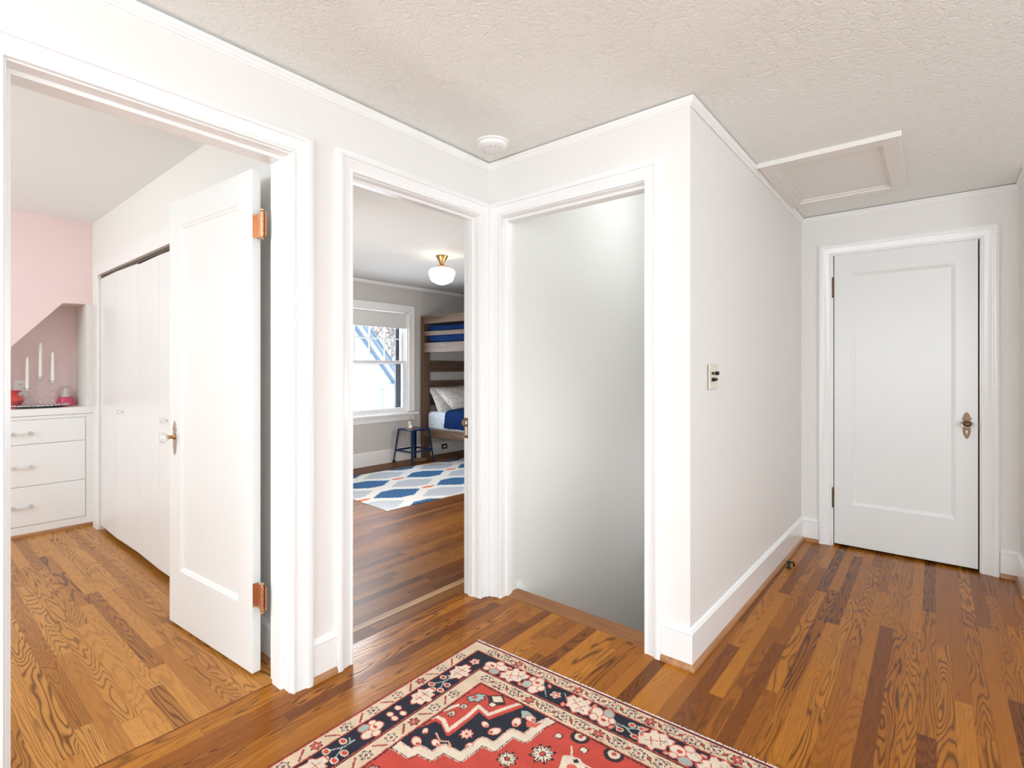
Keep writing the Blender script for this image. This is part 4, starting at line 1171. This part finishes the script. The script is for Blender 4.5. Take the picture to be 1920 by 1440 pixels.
def blanket(name, x0, x1, yf, z0, z1, label, thick=.022):
    b = B(); prof = []
    pts = [(yf, z0), (yf - .014, z0 + (z1 - z0) * .35), (yf - .012, z0 + (z1 - z0) * .7), (yf + .012, z1 - .02), (yf + .05, z1 + .004), (yf + .30, z1 + .008), (yf + .60, z1 + .006), (yf + .93, z1)]
    n = 36; rows = []
    for i in range(n + 1):
        x = x0 + (x1 - x0) * i / n
        row = []
        for k, (y, z) in enumerate(pts):
            e = math.sin(i * 1.7 + k * .8) * .006 + math.sin(i * .6 + k) * .006
            lift = .035 * math.exp(-i / 2.2)
            row.append(b.verts.new((x - (.04 * (k == 0) * math.exp(-i / 3)) + (.015 * math.sin(k)) * math.exp(-i / 3), y - e - .006 + (lift * .4 if k < 3 else 0), z + abs(e) + .004 - (lift if k > 4 and i == 0 else 0))))
        rows.append(row)
    for a, c in zip(rows, rows[1:]):
        for k in range(len(pts) - 1): b.faces.new((a[k], a[k + 1], c[k + 1], c[k]))
    o = link(name, b, NAVY, None, smooth=True)
    md = o.modifiers.new('s', 'SOLIDIFY'); md.thickness = thick; md.offset = 1
    md = o.modifiers.new('u', 'SUBSURF'); md.levels = 1; md.render_levels = 2
    return tag(o, label, 'blanket')
blanket('blanket', -5.10, -3.62, 4.786, .425, .648, 'navy blanket spread over the lower bunk mattress')
soft('blanket', -5.455, -3.62, 4.785, 5.74, 1.60, 1.845, NAVY, 'navy blanket heaped on the upper bunk behind the guard rails', 'blanket', bev=.04, wob=.007, seed=4)
def pillow(loc, rot, label, w=.70, h=.46, t=.15):
    b = B(); n, m_ = 22, 16; gr = {}
    for sgn in (1, -1):
        for i in range(n + 1):
            for j in range(m_ + 1):
                u, v = -1 + 2 * i / n, -1 + 2 * j / m_
                pin = 1 - .07 * (1 - abs(u) ** 4) * (abs(v) ** 6) - 0
                e = (1 - abs(u) ** 2.6) * (1 - abs(v) ** 2.6)
                z = sgn * t / 2 * max(e, 0) ** .55
                z += .004 * math.sin(u * 9 + v * 5) * max(e, 0)
                if sgn == -1 and (i in (0, n) or j in (0, m_)): gr[(sgn, i, j)] = gr[(1, i, j)]; continue
                cx = u * w / 2 * (1 - .05 * (1 - v * v)); cy = v * h / 2 * (1 - .06 * (1 - u * u))
                gr[(sgn, i, j)] = b.verts.new((cx, cy, z))
    for sgn in (1, -1):
        for i in range(n):
            for j in range(m_):
                q = [gr[(sgn, i, j)], gr[(sgn, i + 1, j)], gr[(sgn, i + 1, j + 1)], gr[(sgn, i, j + 1)]]
                b.faces.new(q if sgn == 1 else q[::-1])
    o = link('pillow', b, PILLOW, None, smooth=True)
    o.matrix_world = trans(*loc) @ rot
    return tag(o, label, 'pillow', 'dotted pillows on the lower bunk')
def prot(tilt, yaw=0): return rotz(PI / 2 + yaw) @ Matrix.Rotation(tilt, 4, 'X')
pillow((-5.255, 5.225, .825), prot(math.radians(36), .02), 'plump dotted pillow in front, resting on the pillow behind it')
pillow((-5.405, 5.205, .790), prot(math.radians(58), -.02), 'dotted pillow behind, squeezed against the bed end', t=.12, w=.72)

# ------------------------------------------------------------------ blue stool and what is on it
st = empty('metal_stool', (-5.33, 4.43, 0)); tag(st, 'navy blue metal stool beside the bunk bed under the window', 'stool')
b = B(); box(b, -.152, .152, -.152, .152, .430, .450); o = link('seat', b, NAVYM, st, bevel=.012, seg=3)
b = B(); lathe(b, [(0, 0), (.016, 0), (.016, .001), (0, .001)], (0, 0, .4495), 20); link('seat_hole', b, BLACK, o)
for sx_, sy_ in ((1, 1), (1, -1), (-1, 1), (-1, -1)):
    b = B()
    P0 = Vector((sx_ * .148, sy_ * .148, .44)); P1 = Vector((sx_ * .195, sy_ * .190, .012))
    for (dx, dy, w1, w2) in ((0, 0, .030, .004), (0, 0, .004, .030)):
        a = []; c = []
        for P, lst, k in ((P0, a, 1.0), (P1, c, .72)):
            ex, ey = -sx_ * w1 * k, -sy_ * w2 * k
            lst += [b.verts.new(P), b.verts.new(P + Vector((ex, 0, 0))), b.verts.new(P + Vector((ex, ey, 0))), b.verts.new(P + Vector((0, ey, 0)))]
        for i in range(4): b.faces.new((a[i], a[(i + 1) % 4], c[(i + 1) % 4], c[i]))
        b.faces.new(a); b.faces.new(c[::-1])
    lg = link('leg', b, NAVYM, st)
    b = B(); x0, x1 = sorted((P1.x + sx_ * .004, P1.x - sx_ * .026)); y0, y1 = sorted((P1.y + sy_ * .004, P1.y - sy_ * .026))
    box(b, x0, x1, y0, y1, .0085, .03); link('foot_cap', b, BLACK, lg, bevel=.002)
for (x0, x1, y0, y1) in ((-.18, .18, .170, .174), (-.18, .18, -.174, -.170), (.172, .176, -.17, .17), (-.176, -.172, -.17, .17)):
    b = B(); box(b, x0, x1, y0, y1, .155, .178); link('brace', b, NAVYM, st)
fg = empty('desk_lamp', (-5.35, 4.385, .450)); tag(fg, 'small silver and brass lamp with a wooden base on the blue stool', 'lamp')
b = B(); lathe(b, [(0, 0), (.052, 0), (.052, .012), (.046, .016), (0, .016)], (0, 0, 0), 32); link('base', b, WOODB, fg, True)
b = B(); lathe(b, [(0, .016), (.042, .016), (.040, .03), (.026, .075), (.018, .100), (0, .104)], (0, 0, 0), 28); link('body', b, SILVER, fg, True)
b = B(); 
ring = [(0, .026 * math.cos(a), .128 + .026 * math.sin(a)) for a in [2 * PI * k / 20 for k in range(21)]]
tube(b, ring, .0055, 8); link('ring', b, BRASS, fg, True)
b = B(); tube(b, [(-5.355, 4.45, .455), (-5.45, 4.60, .40), (-5.52, 4.70, .26), (-5.545, 4.70, .08), (-5.50, 4.60, .012), (-5.35, 4.66, .010), (-5.30, 4.56, .012), (-5.40, 4.50, .010)], .003, 8)
o = link('power_cord', b, CORDM, None, True); tag(o, 'thin pale cord running from the blue stool to the floor', 'cord')
oo = empty('wall_outlet', (WX + .016, 5.19, .10)); tag(oo, 'dark-rimmed wall outlet under the bunk bed', 'outlet')
b = B(); box(b, 0, .005, -.055, .055, -.035, .035); link('plate', b, BLACK, oo, bevel=.002)
b = B(); box(b, .005, .007, -.030, .030, -.014, .014); link('socket', b, PLASTIC, oo)

# ------------------------------------------------------------------ globe ceiling light
gx_, gy_, gz_ = -3.83, 3.545, 2.38
lt = empty('ceiling_light', (gx_, gy_, gz_)); tag(lt, 'lit schoolhouse globe light with a brass canopy on the bedroom ceiling', 'ceiling light')
b = B(); lathe(b, [(0, 0), (.062, 0), (.062, -.008), (.056, -.016), (.040, -.044), (.024, -.072), (.021, -.090), (.030, -.096), (.050, -.104), (.054, -.116), (0, -.116)], (0, 0, 0), 40); link('canopy', b, BRASS, lt, True)
GLOBE = mat('lit_opal_glass', (.95, .93, .88), .3, emit=(1, .90, .74), estr=4.0)
b = B(); lathe(b, [(0, -.117), (.048, -.117), (.080, -.126), (.118, -.140), (.133, -.160), (.132, -.185), (.122, -.215), (.112, -.245), (.104, -.255), (.080, -.268), (.050, -.282), (.020, -.291), (0, -.292)], (0, 0, 0), 48); link('glass_shade', b, GLOBE, lt, True)

# invented windows framing the added area lights outside the view
def added_window(name, label, axis, at, a0, a1, z0, z1):
    def bx(b, u0, u1, v0, v1, w0, w1):
        if axis == 'y': box(b, u0, u1, at + v0, at + v1, w0, w1)
        else: box(b, at + v0, at + v1, u0, u1, w0, w1)
    b = B()
    for (u0, u1, w0, w1) in ((a0, a0 + .05, z0, z1), (a1 - .05, a1, z0, z1), (a0 + .05, a1 - .05, z0, z0 + .05), (a0 + .05, a1 - .05, z1 - .05, z1), ((a0 + a1) / 2 - .02, (a0 + a1) / 2 + .02, z0 + .05, z1 - .05)):
        bx(b, u0, u1, -.03, .03, w0, w1)
    o = struct(name, b, TRIM, label, 'window')
    b = B(); bx(b, a0 + .045, a1 - .045, -.002, .002, z0 + .045, z1 - .045); link('pane', b, GLASS, o)
added_window('added_window_2', 'white framed window added around the rear hall light, behind the viewpoint', 'y', -3.26, -1.55, 1.75, .55, 2.2)
added_window('added_window_3', 'white framed window added around the right hall light, outside the view', 'x', 2.35, -1.15, 1.55, .58, 2.12)
added_window('added_window_4', 'white framed window added around the pink room light, outside the view', 'y', -2.66, -4.9, -2.6, .6, 2.15)

# ------------------------------------------------------------------ lights
def area(name, loc, rot, sx_, sy_, power, col, spread=None):
    l = bpy.data.lights.new(name, 'AREA'); l.shape = 'RECTANGLE'; l.size = sx_; l.size_y = sy_; l.energy = power; l.color = col
    if spread: l.spread = math.radians(spread)
    o = bpy.data.objects.new(name, l); COL.objects.link(o); o.location = loc; o.rotation_euler = rot
    return o
def point(name, loc, power, col, r=.1):
    l = bpy.data.lights.new(name, 'POINT'); l.energy = power; l.color = col; l.shadow_soft_size = r
    o = bpy.data.objects.new(name, l); COL.objects.link(o); o.location = loc
    return o
FILL_DAY = (.885, .96, 1.0)  # cool tint of the added hall lights
area('hall_rear_fill', (.1, -3.34, 1.38), (PI / 2, 0, 0), 3.2, 1.6, 70, FILL_DAY)  # added area light for the hall; the rear window is invented for it
area('hall_right_fill', (2.40, .2, 1.35), (PI / 2, 0, PI / 2), 2.6, 1.5, 51, FILL_DAY)  # added area light from the right to brighten the side walls
area('hall_up_fill', (.9, -1.7, 1.7), (PI, 0, 0), 1.0, 1.0, 88, (.88, .97, 1.02))  # added upward panel that brightens the hall ceiling, no known lamp
point('hall_passage_fill', (1.5, 2.5, 1.75), 7, (.88, .96, 1.0), .2)  # added point light to lift the dim passage, no fixture
point('hall_left_fill', (-1.1, -1.5, 1.5), 9, (.86, .96, 1.03), .2)  # unseen extra light added to balance the hall
area('pink_rear_fill', (-3.75, -2.74, 1.38), (PI / 2, 0, 0), 2.2, 1.5, 28, (.87, .985, 1.03))  # added area light for the pink room behind an invented window
point('pink_room_fill', (-3.4, -1.3, 1.8), 42, (.87, .985, 1.03), .15)  # extra point light added to brighten the pink room
area('bedroom_window_daylight', (WX - .19, 3.97, 1.34), (0, -PI / 2, 0), 1.25, 1.0, 32, (.84, .93, 1.03))
point('bedroom_back_fill', (-2.5, 4.7, 1.3), 26, (1, .97, .93), .2)  # hidden light added for the window wall, no lamp stands here
point('bedroom_low_fill', (-3.6, 2.3, .85), 42, (1, .97, .93), .2)  # low light added for the wall below the window
point('stairwell_top_fill', (-1.15, 3.4, 2.5), 11, (.92, .98, 1.0), .15)  # added light to brighten the upper stairwell wall
point('stairwell_mid_fill', (-1.0, 2.6, .8), 6, (.92, .98, 1.0), .15)  # unseen light added for the near part of the stairwell wall
point('stairwell_lower_fill', (-1.1, 3.95, .3), 3.5, (.92, .98, 1.0), .15)  # added light lifting the deep end of the stairwell

wd = bpy.data.worlds.new('World'); S.world = wd; wd.use_nodes = True
bg = wd.node_tree.nodes['Background']; bg.inputs['Color'].default_value = (.84, .93, 1.0, 1); bg.inputs['Strength'].default_value = 2.6

# ------------------------------------------------------------------ camera
cam = bpy.data.cameras.new('camera'); co = bpy.data.objects.new('camera', cam); COL.objects.link(co)
cam.sensor_width = 36; cam.lens = 962 * 36 / 1920; cam.shift_y = (690 - 720) / 1920; cam.clip_start = .03
co.location = (0, 0, 1.25); co.rotation_euler = (PI / 2, 0, math.radians(39.4286))
S.camera = co
S.view_settings.view_transform = 'Standard'; S.view_settings.look = 'None'
S.view_settings.gamma = 1; S.view_settings.exposure = .05; S.view_settings.use_curve_mapping = False
S.cycles.use_denoising = True
S.cycles.max_bounces = 10; S.cycles.diffuse_bounces = 7; S.cycles.transparent_max_bounces = 12
S.cycles.sample_clamp_indirect = 6; S.cycles.caustics_reflective = False; S.cycles.caustics_refractive = False
